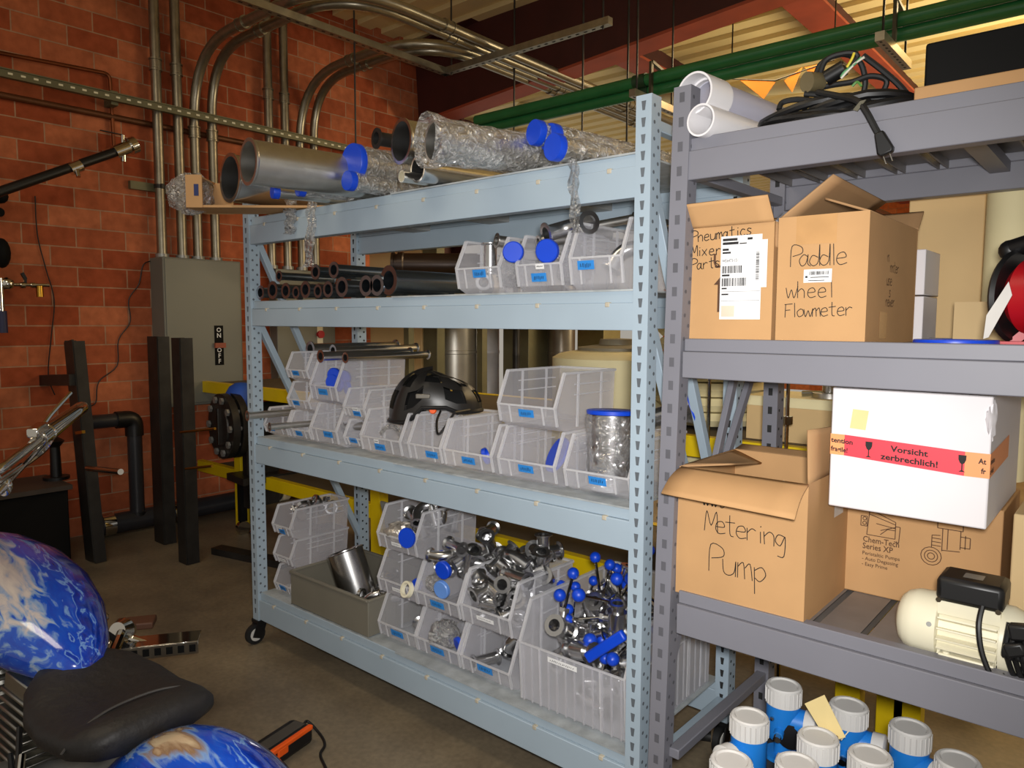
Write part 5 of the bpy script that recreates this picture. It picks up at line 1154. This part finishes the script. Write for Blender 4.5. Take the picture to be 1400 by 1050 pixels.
# carton behind with printed pump art
x0, x1, y0, y1, zt = -.636, -.252, 2.25, 2.58, 1.119
t = carton('printed_carton', 'cardboard carton printed with pump drawings, under the white fragile carton', x0, x1, y0, y1, zb, zt, CARD)
f = y0 - .001; mb = MB()
text(mb, 'Other Pulsafeeder Products Available', (-.585, f, 1.097), XR, ZU, .022, .012, width=.275); text(mb, 'For Your Fluid Handling Needs', (-.565, f, 1.074), XR, ZU, .022, .012, width=.225)
text(mb, 'Chem-Tech', (-.588, f, .973), XR, ZU, .024, .012, width=.095); text(mb, 'Series XP', (-.588, f, .953), XR, ZU, .024, .012, width=.08)
text(mb, 'Peristaltic Pumps', (-.588, f, .935), XR, ZU, .015, .01, width=.098); text(mb, '- Auto Degassing', (-.588, f, .919), XR, ZU, .015, .01, width=.095); text(mb, '- Easy Prime', (-.588, f, .903), XR, ZU, .015, .01, width=.068)
mb.build('print', INKB, t)
def linework(mb, o, pts_list, s, r=.0011):
    for st in pts_list:
        for i in range(len(st) - 1):
            a = V((o[0] + st[i][0] * s, f - .0002, o[1] + st[i][1] * s)); b = V((o[0] + st[i + 1][0] * s, f - .0002, o[1] + st[i + 1][1] * s)); dv = b - a
            if dv.length > 1e-6: sd = dv.normalized().cross(NF) * r; mb.add([a - sd, b - sd, b + sd, a + sd], [(0, 1, 2, 3)])
circ = lambda cx, cy, r, n=14: [(cx + r * math.cos(2 * PI * i / n), cy + r * math.sin(2 * PI * i / n)) for i in range(n + 1)]
mb = MB()
linework(mb, (-.578, .995), [[(0, 0), (.05, .62), (.62, .40), (.62, .0), (0, 0)], [(.05, .5), (.62, .34)], [(.2, .3), (.62, .25)], [(.3, .15), (.62, .28)], [(.62, .3), (.72, .3), (.70, -.08), (.6, -.06)], [(.3, .05), (.45, .2), (.62, .2)], [(-.14, .2), (0, .2), (.0, .44), (-.14, .44), (-.14, .2)], circ(-.06, .38, .04), circ(-.06, .27, .04)], .12)
linework(mb, (-.40, .985), [[(.0, .5), (.48, .5), (.48, .7), (0, .7), (0, .5)], [(.1, .0), (.1, .5)], [(.44, .1), (.44, .5)], [(.1, .02), (.44, .05)], [(.44, .15), (.62, .15), (.62, .38), (.44, .38)], [(.53, .12), (.53, .42)], [(.2, .05), (.2, .5)], [(-.1, .1), (.08, .1)], [(-.1, .18), (.08, .18)], [(-.1, .26), (.08, .26)], [(-.1, .05), (-.1, .32), (.06, .34)], circ(-.1, -.15, .2), circ(-.1, -.15, .13), circ(-.1, -.15, .07)], .125)
mb.build('pump_drawing', INKB, t)
# white fragile carton
x0, x1, y0, y1, z0, zt = -.612, -.257, 2.0, 2.52, 1.1215, 1.435
t = carton('fragile_carton', 'white carton with red fragile tape resting on the printed carton', x0, x1, y0, y1, z0, zt, WHITEB)
f = y0 - .001
za, zb2 = P(1133, 620, y=y0).z, P(1133, 592, y=y0).z; zc, zd = P(1355, 655, y=y0).z, P(1355, 621, y=y0).z
tz = lambda s: za + (zc - za) * s
tp = MB(); W_ = x1 - x0; h_ = zb2 - za
tp.add([(x0 + .035, f, za), (x1 - .05, f, zc), (x1 - .05, f, zd), (x0 + .035, f, zb2)], [(0, 1, 2, 3)]); tp.m = 1
tp.add([(x0, f, za), (x0 + .035, f, za), (x0 + .035, f, zb2), (x0, f, zb2)], [(0, 1, 2, 3)]); tp.add([(x1 - .05, f, zc), (x1 + .001, f, zc), (x1 + .001, f, zd), (x1 - .05, f, zd)], [(0, 1, 2, 3)])
tp.add([(x1 + .001, f, zc), (x1 + .001, y0 + .3, zc + .012), (x1 + .001, y0 + .3, zd + .012), (x1 + .001, f, zd)], [(0, 1, 2, 3)])
tp = tp.build('warning_tape', [TAPER, TAPEO], t); tp['label'] = 'red tape printed Vorsicht zerbrechlich with glass symbols'
mb = MB(); fz = f - .0006; rt_ = V((W_, 0, zc - za)).normalized()
text(mb, 'tention', (x0 + .002, fz, za + h_ * .60), rt_, ZU, .0175, .03, width=.054); text(mb, 'fragile!', (x0 - .008 + .010, fz, za + h_ * .18), rt_, ZU, .0175, .03, width=.042)
xm = x0 + W_ * .53; zq = tz(.53)
text(mb, 'Vorsicht', (xm - .043, fz, tz(.42) + h_ * .56), rt_, ZU, .021, .03, width=.084); text(mb, 'zerbrechlich!', (xm - .065, fz, tz(.35) + h_ * .14), rt_, ZU, .021, .03, width=.128)
text(mb, 'Attention', (x1 - .022, fz, tz(.94) + h_ * .60), rt_, ZU, .0175, .03, width=.06) if False else text(mb, 'At', (x1 - .022, fz, tz(.94) + h_ * .60), rt_, ZU, .0175, .03, width=.016)
text(mb, 'fr', (x1 - .016, fz, tz(.95) + h_ * .18), rt_, ZU, .0175, .03, width=.010)
text(mb, 'tention', (x1 + .0018, y0 + .002, zc + h_ * .60), YR, ZU, .0175, .03, width=.06); text(mb, 'agile!', (x1 + .0018, y0 + .002, zc + h_ * .18), YR, ZU, .0175, .03, width=.05)
for s in (.265, .845):
    o_ = V((x0 + W_ * s, fz, tz(s))); q = lambda a, b: o_ + V((a * .0165, 0, b * h_))
    mb.add([q(-.5, .86), q(.5, .86), q(.48, .66), q(.3, .52), q(.08, .46), q(.08, .2), q(.42, .12), q(-.42, .12), q(-.08, .2), q(-.08, .46), q(-.3, .52), q(-.48, .66)], [tuple(range(12))])
mb.build('lettering', INK, tp)
p = P(1162, 585, y=y0); lp = patch(MB(), (p.x, f, p.z), (1, 0, -.06), (.12, 0, 1), .038, .05).build('sticky_note', MANILA, t); lp['label'] = 'faded yellow sticky note'
a = P(1350, 552, y=y0)
mb = crumple((x1 - .005, y0 + .02, 1.38), .03, (.35, .9, 1.7)); mb.build('torn_edge', WHITEB, t)
# right hand carton at edge
carton('edge_carton', 'pale carton cut off by the right edge behind the electric motor', -.222, .15, 2.16, 2.5, zb, 1.135, CARDL)
# ---- motor
cy, cz = 2.0, P(1250, 845, y=2.0).z
t = thing('electric_motor', 'cream electric pump motor with black terminal box on the lower grey shelf', 'motor', None, (-.29, cy, zb))
xa = P(1228, 845, y=2.0).x + .0; xb = P(1279, 840, y=1.93).x; xc = P(1366, 860, y=1.93).x
R = .076
MB().lathe([(0, 0), (.002, R * .42), (.010, R * .72), (.024, R * .9), (.045, R * 1.0), (xb - xa, R * 1.02), (xb - xa + .004, R * .9)], (xa, cy, cz), XR, 40).build('fan_cowl', CREAM, t)
mb = MB(); L = xc - xb
mb.lathe([(0, R * .78), (L, R * .78)], (xb, cy, cz), XR, 36)
for i in range(20):
    an = 2 * PI * i / 20 + .1; u = V((0, math.cos(an), math.sin(an)))
    if u.z > .8: continue
    mb.bar(V((xb + .004, cy, cz)) + u * R * .9, V((xb + L - .004, cy, cz)) + u * R * .9, .0035, R * .30, u)
mb.box((xb, cy - .055, cz + R * .6), (xb + L, cy + .055, cz + R * 1.02)); mb.build('finned_body', CREAM, t)
MB().lathe([(0, R * .9), (0, R * 1.05), (.02, R * 1.05), (.06, R * .8), (.07, R * .5), (.16, R * .5), (.16, 0)], (xc, cy, cz), XR, 36).build('end_shield', CREAM, t)
mb = MB(); zf = zb + .001
mb.box((xb + .01, cy - .078, zf), (xc - .005, cy + .078, zf + .012)); mb.box((xb + .02, cy - .06, zf + .012), (xc - .015, cy + .06, cz - R * .7)); mb.build('foot', CREAM, t, .003)
for x in (xb + .025, xc - .02): MB().lathe([(0, .007), (.004, .007), (.005, 0)], (x, cy - .068, zf + .012), ZU, 10).build('foot_bolt', CREAM, t)
z0 = cz + R * 1.0
bx = MB().box((xb - .004, cy - .062, z0), (xc + .006, cy + .05, z0 + .06)).build('terminal_box', BLACK, t, .012)
patch(MB(), (xb + .045, cy - .03, z0 + .0605), XR, YR, .04, .04).build('rating_plate', GALV, bx)
for x in (xb + .004, xc - .004): MB().lathe([(0, .006), (.003, .006)], (x, cy - .064, z0 + .006), (0, -1, 0), 10).build('screw', CHROME, bx)
MB().lathe([(0, .006), (.004, .006)], (xb - .012, cy - R * .93, cz + .02), (0, -1, .2), 10).build('screw', GALV, t)
# cord bundle
q = P(1385, 855, y=1.95)
t2 = thing('power_cord', 'bundled black power cord hanging on the motor with its plug', 'cord', None, (xc + .03, cy - .08, zb))
mb = MB()
mb.tube(spline([(xc - .035, cy - .064, z0 + .012), (xc - .037, cy - .085, z0 - .03), (xc - .025, cy - .095, z0 - .09), (xc + .005, cy - .095, z0 - .15), (xc + .02, cy - .09, zb + .008)], 6), .0062, 8)
for i in range(5): mb.tube(spline([(xc + .02 + .011 * i, cy - .085, z0 - .005), (xc + .015 + .012 * i, cy - .1 - .006 * (i % 2), z0 - .07), (xc + .02 + .014 * i, cy - .095, zb + .05), (xc + .035 + .014 * i, cy - .085, zb + .008), (xc + .05 + .013 * i, cy - .075, zb + .03), (xc + .045 + .011 * i, cy - .07, z0 - .02)], 6), .0058, 8)
mb.build('cable', BLACK, t2)
mb = MB(); mb.cbox((xc + .035, cy - .105, z0 - .055), ((.9, 0, .4), (0, 1, 0), (-.4, 0, .9)), (.04, .025, .03)); mb.cbox((xc + .05, cy - .095, z0 - .015), ((1, 0, .2), (0, 1, 0), (-.2, 0, 1)), (.06, .03, .035)); mb.build('plug', BLACK, t2, .006)

# ---- top of the grey rack
def pvc(px, py, z, r, ang, L, lab, wide):
    p = P(px, py, z=z); d = V((math.sin(math.radians(ang)), math.cos(math.radians(ang)), 0)); p = p if wide else p + d * .06; t = thing('pvc_pipe', lab, 'pipe', 'white plastic pipes on the grey rack', p)
    MB().lathe([(0, r * .88), (0, r), (L, r), (L, r * .88)], p + d * (.07 if wide else 0), d, 36, True).build('pipe', HAZE if wide else PVCW, t)
    if wide: MB().lathe([(0, r * 1.02), (0, r * 1.13), (.105, r * 1.13), (.105, r * 1.0), (.05, r * .9), (.05, r * 1.02)], p, d, 36, True).build('coupling', PVCW, t)
pvc(949, 127, 2.223, .050, 7, .8, 'white plastic pipe with coupling, upper of two on top of the grey rack', True)
pvc(940, 158, 2.142, .043, 7, .8, 'white plastic pipe, lower of two on top of the grey rack', False)
# coiled cable
cc = V((P(1155, 155, y=2.12).x, 2.12, ztp))
t = thing('cable_coil', 'flat coil of black cable with loose wires and hanging plug on the grey rack top', 'cable', None, cc)
mb = MB(); pts = []
for i in range(150):
    an = i * .42; rr = .165 + .035 * math.sin(i * .71); pts.append(cc + V((rr * 1.12 * math.cos(an), rr * .85 * math.sin(an), .012 + .05 * (i / 150) + .01 * math.sin(i * 1.3))))
mb.tube(spline(pts, 2), .011, 8); mb.build('coil', BLACK, t)
mb = MB()
for (pp) in ([(1100, 150), (1105, 128), (1130, 118), (1165, 112), (1190, 104), (1212, 110), (1205, 130)], [(1112, 115), (1122, 88), (1150, 74), (1175, 84), (1183, 110), (1180, 130)], [(1180, 76), (1205, 95), (1228, 115), (1245, 135)], [(1118, 118), (1128, 84), (1155, 73), (1172, 76), (1160, 92)], [(1065, 150), (1070, 140), (1090, 136), (1120, 138), (1165, 135)], [(1100, 128), (1140, 132), (1180, 145), (1225, 128), (1240, 135)]):
    y_ = 2.05 + random.uniform(-.05, .05); mb.tube(spline([P(a, b, y=y_ + .01 * i) for i, (a, b) in enumerate(pp)], 5), .0075, 8)
mb.build('loose_loop', RUBBER, t)
mb = MB(); mb.cyl(P(1130, 107, y=2.03), P(1155, 92, y=2.03), .02); mb.build('boot', BLACK, t)
mb = MB(); mb.cyl(P(1103, 112, y=2.0), P(1122, 112, y=2.04), .026, .022, 16); mb.build('connector', M('connector tan', (120, 108, 78), .5, .3), t)
for col, pp in (((210, 190, 40), [(1158, 92), (1165, 80), (1168, 72)]), ((70, 140, 90), [(1150, 105), (1155, 98), (1168, 88), (1178, 78)]), ((200, 196, 180), [(1150, 107), (1160, 96), (1170, 86), (1182, 78)]), ((80, 130, 60), [(1165, 118), (1172, 112), (1178, 118)])):
    MB().tube(spline([P(a, b, y=2.0) for a, b in pp], 5), .0032, 6).build('wire', M('wire %d' % col[0], col, .5), t)
y_ = YF - .016
mb = MB(); mb.tube(spline([P(1118, 126, y=1.98), P(1150, 132, y=1.94), P(1172, 138, y=1.89), P(1184, 152, y=y_), P(1197, 176, y=y_), P(1203, 186, y=y_)], 6), .0075, 8); mb.build('lead', RUBBER, t)
a = P(1202, 181, y=y_); b = P(1211, 206, y=y_); d = (b - a).normalized(); sd = d.cross(YR).normalized()
pg = MB(); pg.prism([a - sd * .010 - YR * .01, a + sd * .010 - YR * .01, b + sd * .018 - YR * .01, b + sd * .014 + d * .01 - YR * .01, b - sd * .014 + d * .01 - YR * .01, b - sd * .018 - YR * .01], (0, .02, 0)); pg = pg.build('plug', BLACK, t, .004)
mb = MB(); [mb.bar(b + d * .008 + sd * s, b + d * .028 + sd * s, .004, .002) for s in (-.008, .006)]; mb.build('prong', CHROME, pg)
mb = MB(); mb.prism([P(1176, 138, y=y_), P(1184, 136, y=y_), P(1172, 152, y=y_), P(1166, 150, y=y_)], (0, .004, 0)); mb.build('strap', M('strap olive', (90, 86, 70), .6), t)
# black box on cardboard
a = P(1253, 118, y=1.95); 
t = MB().box((a.x - .0, 1.93, ztp + .001), (.5, 2.45, 2.141)).build('cardboard_pad', CARD, bevel=.003); tag(t, 'cardboard pad under the black box on the grey rack top', 'cardboard')
t = MB().box((P(1264, 90, y=1.96).x, 1.96, 2.142), (.5, 2.42, 2.245)).build('black_box', BLACKM, bevel=.006); tag(t, 'black box on cardboard at the top right corner of the grey rack', 'box')

# ---- flow meters under the grey rack
pz = .33
t = MB().box((-.87, 1.93, 0), (.4, 2.32, pz - .002)).build('low_platform', M('platform dark', (50, 48, 46), .7), bevel=.01); tag(t, 'low dark platform carrying the blue flow meters', 'platform')
fm = thing('flow_meter', 'blue flow meter', 'flow meter')
mb = MB(); mb.lathe([(0, 0), (0, .05), (.012, .05), (.012, .022), (.06, .022), (.06, .04), (.08, .047), (.165, .047), (.168, .04)], (0, 0, 0), ZU, 28); mb.cyl((0, 0, .115), (.062, 0, .115), .04, .038, 24); mb.cyl((0, -.03, .1), (0, -.06, .09), .014, .014, 12); mb.build('housing', FMB, fm)
mb = MB(); mb.lathe([(0, .0495), (.05, .0495), (.054, .046), (.054, .040), (.05, .036), (.05, 0)], (0, 0, .165), ZU, 32)
for i in range(24): an = 2 * PI * i / 24; mb.bar((.0495 * math.cos(an), .0495 * math.sin(an), .168), (.0495 * math.cos(an), .0495 * math.sin(an), .21), .003, .003)
mb.build('top_cap', FMW, fm)
mb = MB(); mb.lathe([(0, .041), (.03, .042), (.034, .036), (.034, 0)], (.062, 0, .115), XR, 28); mb.build('side_cap', FMW, fm)
mb = MB(); mb.lathe([(-.004, .03), (.0, .036), (.006, .036), (.008, .02)], (.03, -.034, .085), (.2, -1, 0), 18); mb.build('gland', BLACK, fm)
MB().cyl((.0, -.06, .09), (.0, -.075, .086), .011, seg=10).build('screw', CHROME, fm); MB().ball((-.02, -.047, .13), .007, 8).build('screw', CHROME, fm)
sp = [((1072, 941), .15, 'blue flow meter with white cap, rearmost on the left beside the yellow post'), ((1025, 983), -1.9, 'blue flow meter with silver screws, leftmost in front of the rack brace'), ((1119, 1011), -2.6, 'blue flow meter in front below the manila tag'),
      ((1161, 968), .1, 'blue flow meter behind the manila tag with a grey side cap'), ((1245, 998), -.3, 'blue flow meter on the right in front of the yellow posts'), ((1000, 1046), -2.0, 'blue flow meter cut off by the frame bottom at left'), ((1090, 1050), .5, 'blue flow meter lowest in the middle at the frame bottom'), ((1310, 1046), .3, 'blue flow meter at the far right bottom corner'), ((1190, 1038), .9, 'blue flow meter at the frame bottom under the manila tag side')]
for i, ((px, py), rz, lab) in enumerate(sp):
    z = .55 if i not in (5, 6, 7, 8) else .545
    p = P(px, py - 6, z=z); place(fm, (p.x, p.y, pz), (0, 0, rz), 1.0, lab, 'blue flow meters', first=(i == 0))
a, b, c_, d_ = P(1100, 962, y=1.97), P(1127, 950, y=1.97), P(1156, 1008, y=1.93), P(1132, 1015, y=1.93)
t = thing('manila_tag', 'blank manila tag tied on a blue flow meter', 'tag', None, c_)
MB().prism([a, b, c_, d_], (0, .0015, 0)).build('card', MANILA, t); MB().lathe([(0, .002), (0, .006), (.001, .006), (.001, .002)], P(1143, 1008, y=1.929), (0, -1, 0), 12, True).build('eyelet', COPPER, t)
MB().tube([P(1143, 1008, y=1.93), P(1150, 1012, y=1.98), P(1160, 1000, y=2.0)], .0015, 6).build('string', CREAM, t)
p = P(1320, 990, y=2.5); t = MB().lathe([(-.03, 0), (-.03, .05), (-.02, .07), (.02, .07), (.03, .05), (.03, 0)], (p.x, 2.72, .07), (.6, -.8, 0), 24); on('rubber_wheel', 'black rubber wheel on the floor under the grey rack at right', 'wheel', t, RUBBER)
p = P(957, 1008, z=.02); on('black_plug', 'small black rubber plug lying on the floor between the rack posts', 'rubber plug', MB().cyl((p.x - .03, p.y, .022), (p.x + .03, p.y + .03, .022), .02), RUBBER)

# ================================================================== motorcycle
t = thing('motorcycle', 'custom motorcycle with blue airbrushed tank and fender and black seat, front left', 'motorcycle', None, (-1.9, .68, 0))
FWD = V((-1, -.06, 0)).normalized(); SD = V((FWD.y, -FWD.x, 0)) * 1.0; SD = FWD.cross(ZU).normalized()   # SD: rider's right
O = V((-1.55, .70, 0))
B = lambda f, s, z: O + FWD * f + SD * s + ZU * z
def loft(secs, n=28, cap=True):
    """secs: (f, centre s, centre z, half width, up height, down height, power)"""
    mb = MB(); rows = []
    for f, s, z, hw, hu, hd, pw in secs:
        row = []
        for k in range(n + 1):
            an = 2 * PI * k / n; c, q = math.cos(an), math.sin(an)
            cc_ = math.copysign(abs(c) ** pw, c); qq = math.copysign(abs(q) ** pw, q); row.append(B(f, s + cc_ * hw, z + (hu if q > 0 else hd) * qq))
        row[-1] = row[0]; rows.append(row)
    mb.grid(rows)
    for r in (rows[0], rows[-1]): mb.add(r[:-1], [tuple(range(n))])
    return mb
tk = loft([(.44, 0, .715, .012, .012, .02, .9), (.46, 0, .72, .05, .035, .04, .9), (.54, 0, .74, .10, .06, .07, .85), (.68, 0, .765, .155, .085, .09, .85), (.86, 0, .785, .195, .105, .12, .85), (1.05, 0, .80, .21, .112, .13, .85), (1.25, 0, .81, .195, .105, .13, .85), (1.42, 0, .82, .15, .08, .10, .85), (1.54, 0, .825, .08, .05, .06, .9), (1.57, 0, .825, .01, .01, .01, .9)], 36)
tk.build('fuel_tank', AIR, t, angle=80)
st = loft([(.085, 0, .685, .10, .03, .03, .7), (.105, 0, .685, .145, .045, .035, .7), (.18, 0, .67, .165, .048, .04, .7), (.30, 0, .655, .17, .046, .04, .7), (.39, 0, .665, .165, .048, .04, .7), (.47, 0, .685, .135, .048, .04, .72), (.515, 0, .70, .095, .04, .03, .75), (.53, 0, .702, .03, .02, .02, .9)], 36)
sa = st.build('seat', LEATHER, t, angle=80)
mb = MB(); mb.tube([B(.17 + .03 * (1 - (k / 10 - 1) ** 2), .17 * (k / 10 - 1), .72 - .045 * abs(k / 10 - 1) ** 3) for k in range(21)], .003, 6); mb.build('seam', M('seam grey', (60, 58, 56), .6), sa)
# rear fender: arched shell over the tyre
rows = []
for i in range(21):
    an = math.radians(-20 + 165 * i / 20); rr = .395; row = []
    for k in range(17):
        s = (k / 8 - 1); drop = .085 * abs(s) ** 2.4; row.append(B(-.085 + math.cos(an) * (rr - drop), s * .155, .32 + math.sin(an) * (rr - drop)))
    rows.append(row)
MB().grid(rows).build('rear_fender', AIRF, t, solid=.006, angle=80)
def wheel(f, r, wd, nm):
    c = B(f, 0, r); o = MB().lathe([(-wd, r * .68), (-wd * .95, r * .85), (-wd * .6, r * .97), (0, r), (wd * .6, r * .97), (wd * .95, r * .85), (wd, r * .68)], c, SD, 44).build(nm, RUBBER, t)
    mb = MB(); mb.lathe([(-wd * .9, r * .62), (-wd * .9, r * .7), (wd * .9, r * .7), (wd * .9, r * .62)], c, SD, 40, True); mb.lathe([(-.05, 0), (-.05, .05), (.05, .05), (.05, 0)], c, SD, 20)
    for i in range(20): an = 2 * PI * i / 20; mb.bar(c, c + (FWD * math.cos(an) + ZU * math.sin(an)) * r * .64, .006, .006, SD)
    mb.build('rim', CHROME, o)
wheel(-.085, .31, .11, 'rear_wheel'); wheel(1.95, .32, .05, 'front_wheel')
mb = MB()
for s in (-.10, .10): mb.tube(bend([B(1.95, s, .32), B(1.42, s, 1.0)], .1), .024, 14); mb.tube([B(1.55, s, .83), B(1.40, s, 1.02)], .032, 14)
mb.build('front_fork', CHROME, t)
mb = MB(); mb.tube(bend([B(-.085, .13, .315), B(.25, .13, .40), B(.6, .12, .42), B(.75, .1, .2), B(1.2, .08, .2), B(1.42, .02, .95), B(.95, 0, .76), B(.4, 0, .60), B(.25, .13, .40)], .08), .018, 10); mb.tube(bend([B(-.085, -.13, .315), B(.25, -.13, .40), B(.6, -.12, .42), B(.75, -.1, .2), B(1.2, -.08, .2), B(1.42, -.02, .95)], .08), .018, 10); mb.tube([B(1.28, 0, 1.0), B(1.5, 0, .78)], .035, 14); mb.build('frame', BLACK, t)
# engine
mb = MB(); mb.cbox(B(.85, 0, .30), (FWD, SD, ZU), (.42, .2, .2)); mb.lathe([(-.15, 0), (-.15, .1), (.15, .1), (.15, 0)], B(.68, 0, .33), SD, 28); mb.build('crankcase', GALV, t, .02)
for f0, tl in ((.72, -.35), (1.0, .35)):
    mb = MB(); ax_ = (FWD * tl + ZU).normalized()
    for i in range(9): mb.cbox(B(f0, 0, .38) + ax_ * (.02 + .03 * i), (FWD, SD, ax_), (.17, .21, .012))
    mb.lathe([(0, .07), (.3, .07)], B(f0, 0, .36), ax_, 20); mb.cbox(B(f0, 0, .38) + ax_ * .29, (FWD, SD, ax_), (.15, .2, .05)); mb.build('cylinder', M('engine alloy', (160, 158, 150), .3, .9), t, .004)
MB().lathe([(0, 0), (0, .075), (.02, .085), (.06, .085), (.07, .06), (.07, 0)], B(.87, .12, .5), SD, 30).build('air_cleaner', CHROME, t)
for z, f0 in ((.30, 1.05), (.20, .8)):
    mb = MB(); mb.tube(bend([B(f0, .12, .55 if f0 > 1 else .5), B(f0 + .06, .22, .4), B(f0 - .1, .25, z), B(-.3, .25, z)], .1, 8), .03, 16); mb.build('exhaust_pipe', CHROME, t)
# left hand primary and controls
MB().lathe([(0, 0), (0, .12), (.03, .135), (.06, .12), (.06, 0)], B(.55, -.14, .34), -SD, 32).build('primary_cover', CHROME, t)
mb = MB(); mb.tube(bend([B(.78, -.2, .30), B(.5, -.27, .32), B(.3, -.27, .4), B(.22, -.24, .58)], .06), .012, 10); mb.tube(bend([B(.45, -.15, .56), B(.35, -.2, .5), B(.3, -.2, .35), B(.45, -.2, .3)], .06), .008, 8); mb.tube([B(.6, -.3, .33), B(.3, -.3, .33)], .014, 10); mb.build('shift_linkage', CHROME, t)
mb = MB(); mb.tube(spline([B(.55, -.12, .58), B(.42, -.17, .5), B(.40, -.16, .40), B(.5, -.15, .38), B(.56, -.14, .52)], 6), .007, 8); mb.build('hose', BLACK, t)
# right hand floorboard with slots
mb = MB(); c = P(215, 893, z=.28); u1 = V((.55, .83, 0)).normalized(); u2 = V((-.83, .55, 0))
mb.cbox(c + u2 * .02, (u1, u2, ZU), (.30, .012, .05)); mb.cbox(c - u1 * .0 + ZU * .022 + u2 * .07, (u1, u2, ZU), (.30, .11, .012)); mb.m = 1
for i in range(7): q = c + u1 * (-.13 + .043 * i) + u2 * .0135; mb.cbox(q, (u1, u2, ZU), (.024, .003, .03))
mb.build('footboard', [CHROME, BLACKM], t, .003)
mb = MB(); e_ = P(168, 862, z=.34); mb.lathe([(-.04, 0), (-.04, .035), (.0, .05), (.04, .035), (.04, 0)], e_, (.5, -.7, .3), 20); mb.tube([e_, B(.75, .1, .4)], .02, 10); mb.tube([e_ + ZU * -.02, c + u2 * .05], .016, 10); mb.ball(P(140, 845, z=.4), .025, 10); mb.build('brake_master', CHROME, t)
MB().cbox(P(185, 852, z=.26) , (u1, u2, ZU), (.16, .1, .03)).build('pedal_pad', M('pedal brown', (92, 60, 44), .6), t, .006)
MB().tube([B(1.33, .02, .88), c - u1 * .1 + u2 * .05], .012, 8).build('brake_line', BLACK, t)
# handlebar with right hand grip
g1 = P(116, 554, z=1.30); g0 = P(64, 592, z=1.245); gm = P(-6, 646, z=1.19)
mb = MB(); mb.tube(bend([B(1.38, .0, 1.03), B(1.36, .06, 1.10), gm, g0], .05), .014, 14); hb = mb.build('handlebar', CHROME, t)
ax_ = (g1 - g0).normalized()
mb = MB(); mb.lathe([(-.01, .012), (0, .029), (.05, .026), (.10, .024), (.13, .022), (.142, .014), (.145, 0)], g0, ax_ * 1, 24); Lg = (g1 - g0).length
for v_ in mb.v: 
    s_ = (v_ - g0).dot(ax_); v_ += ax_ * (s_ * (Lg / .145 - 1))
mb.build('grip', CHROME, t)
mb = MB(); q = g0 - ax_ * .03; up_ = V((0, 0, 1)); mb.lathe([(-.03, .026), (.03, .026)], q, ax_, 20); mb.cbox(q + up_ * .03 - ax_ * .03, (ax_, up_, ax_.cross(up_)), (.075, .028, .035)); mb.build('switch_housing', CHROME, t, .005)
mb = MB(); mb.tube(spline([q + up_ * .03, q + up_ * .045 + ax_ * .05, g0 + ax_ * .07 + up_ * .055 + SD * 0, g0 + ax_ * (Lg * .62) + up_ * .075], 6), .007, 8, flat=1); mb.build('brake_lever', CHROME, t)
mb = MB(); mb.tube(spline([gm - up_ * .03, g0 - up_ * .045 - ax_ * .06, g0 - up_ * .03 + ax_ * .02, g0 - up_ * .01 + ax_ * .035], 6), .010, 10); mb.tube([gm - up_ * .06, g0 - up_ * .02 - ax_ * .02], .009, 10); mb.build('throttle_cable', CHROME, t)
p = P(6, 664, z=1.14); mb = MB(); mb.ball(p, .05, 18, (.5, .4, .6)); mb.build('mirror', CHROME, t); MB().tube([p, gm], .007, 8).build('mirror_stem', CHROME, t)
MB().lathe([(0, 0), (0, .05), (.07, .09), (.16, .095), (.165, .08), (.165, 0)], B(1.45, 0, .98), FWD, 28).build('headlamp', CHROME, t)
MB().tube([B(.6, -.12, .25), B(.62, -.32, .012)], .012, 8).build('side_stand', CHROME, t)

# ================================================================== battery charger on the floor
a = P(352, 1012, z=.0); c = P(385, 1012, z=.05); t = thing('battery_charger', 'black and orange battery charger on the floor beside the motorcycle', 'charger', None, (c.x, c.y, 0))
u1 = V((.12, 1, 0)).normalized(); u1 = (P(412, 990, z=.05) - P(352, 1030, z=.05)); u1.z = 0; u1.normalize(); u2 = V((u1.y, -u1.x, 0))
c.z = 0
rows = []
MB().cbox(c + ZU * .036, (u1, u2, ZU), (.22, .11, .07)).build('case', BLACK, t, .016)
MB().cbox(c + ZU * .0715, (u1, u2, ZU), (.19, .05, .004)).build('face_plate', M('charger grey', (70, 66, 60), .5), t, .001)
mb = MB(); mb.cbox(c + ZU * .066 + u2 * .05, (u1, u2, ZU), (.205, .02, .018)); mb.cbox(c + ZU * .05 + u2 * .055 - u1 * .05, (u1, u2, ZU), (.05, .012, .03)); mb.build('orange_trim', ORANGE, t, .004)
e_ = c + u1 * .11 + ZU * .04
pts = [e_, P(420, 986, z=.03), P(437, 1003, z=.006), P(444, 1018, z=.006), P(438, 1032, z=.006), P(446, 1052, z=.006), P(455, 1080, z=.006)]
mb = MB(); mb.tube(spline(pts, 6), .0055, 8); pts = [e_, P(412, 992, z=.01), P(417, 1005, z=.006), P(405, 1015, z=.006), P(398, 1012, z=.012)]; mb.tube(spline(pts, 6), .0055, 8); mb.build('cord', BLACK, t)
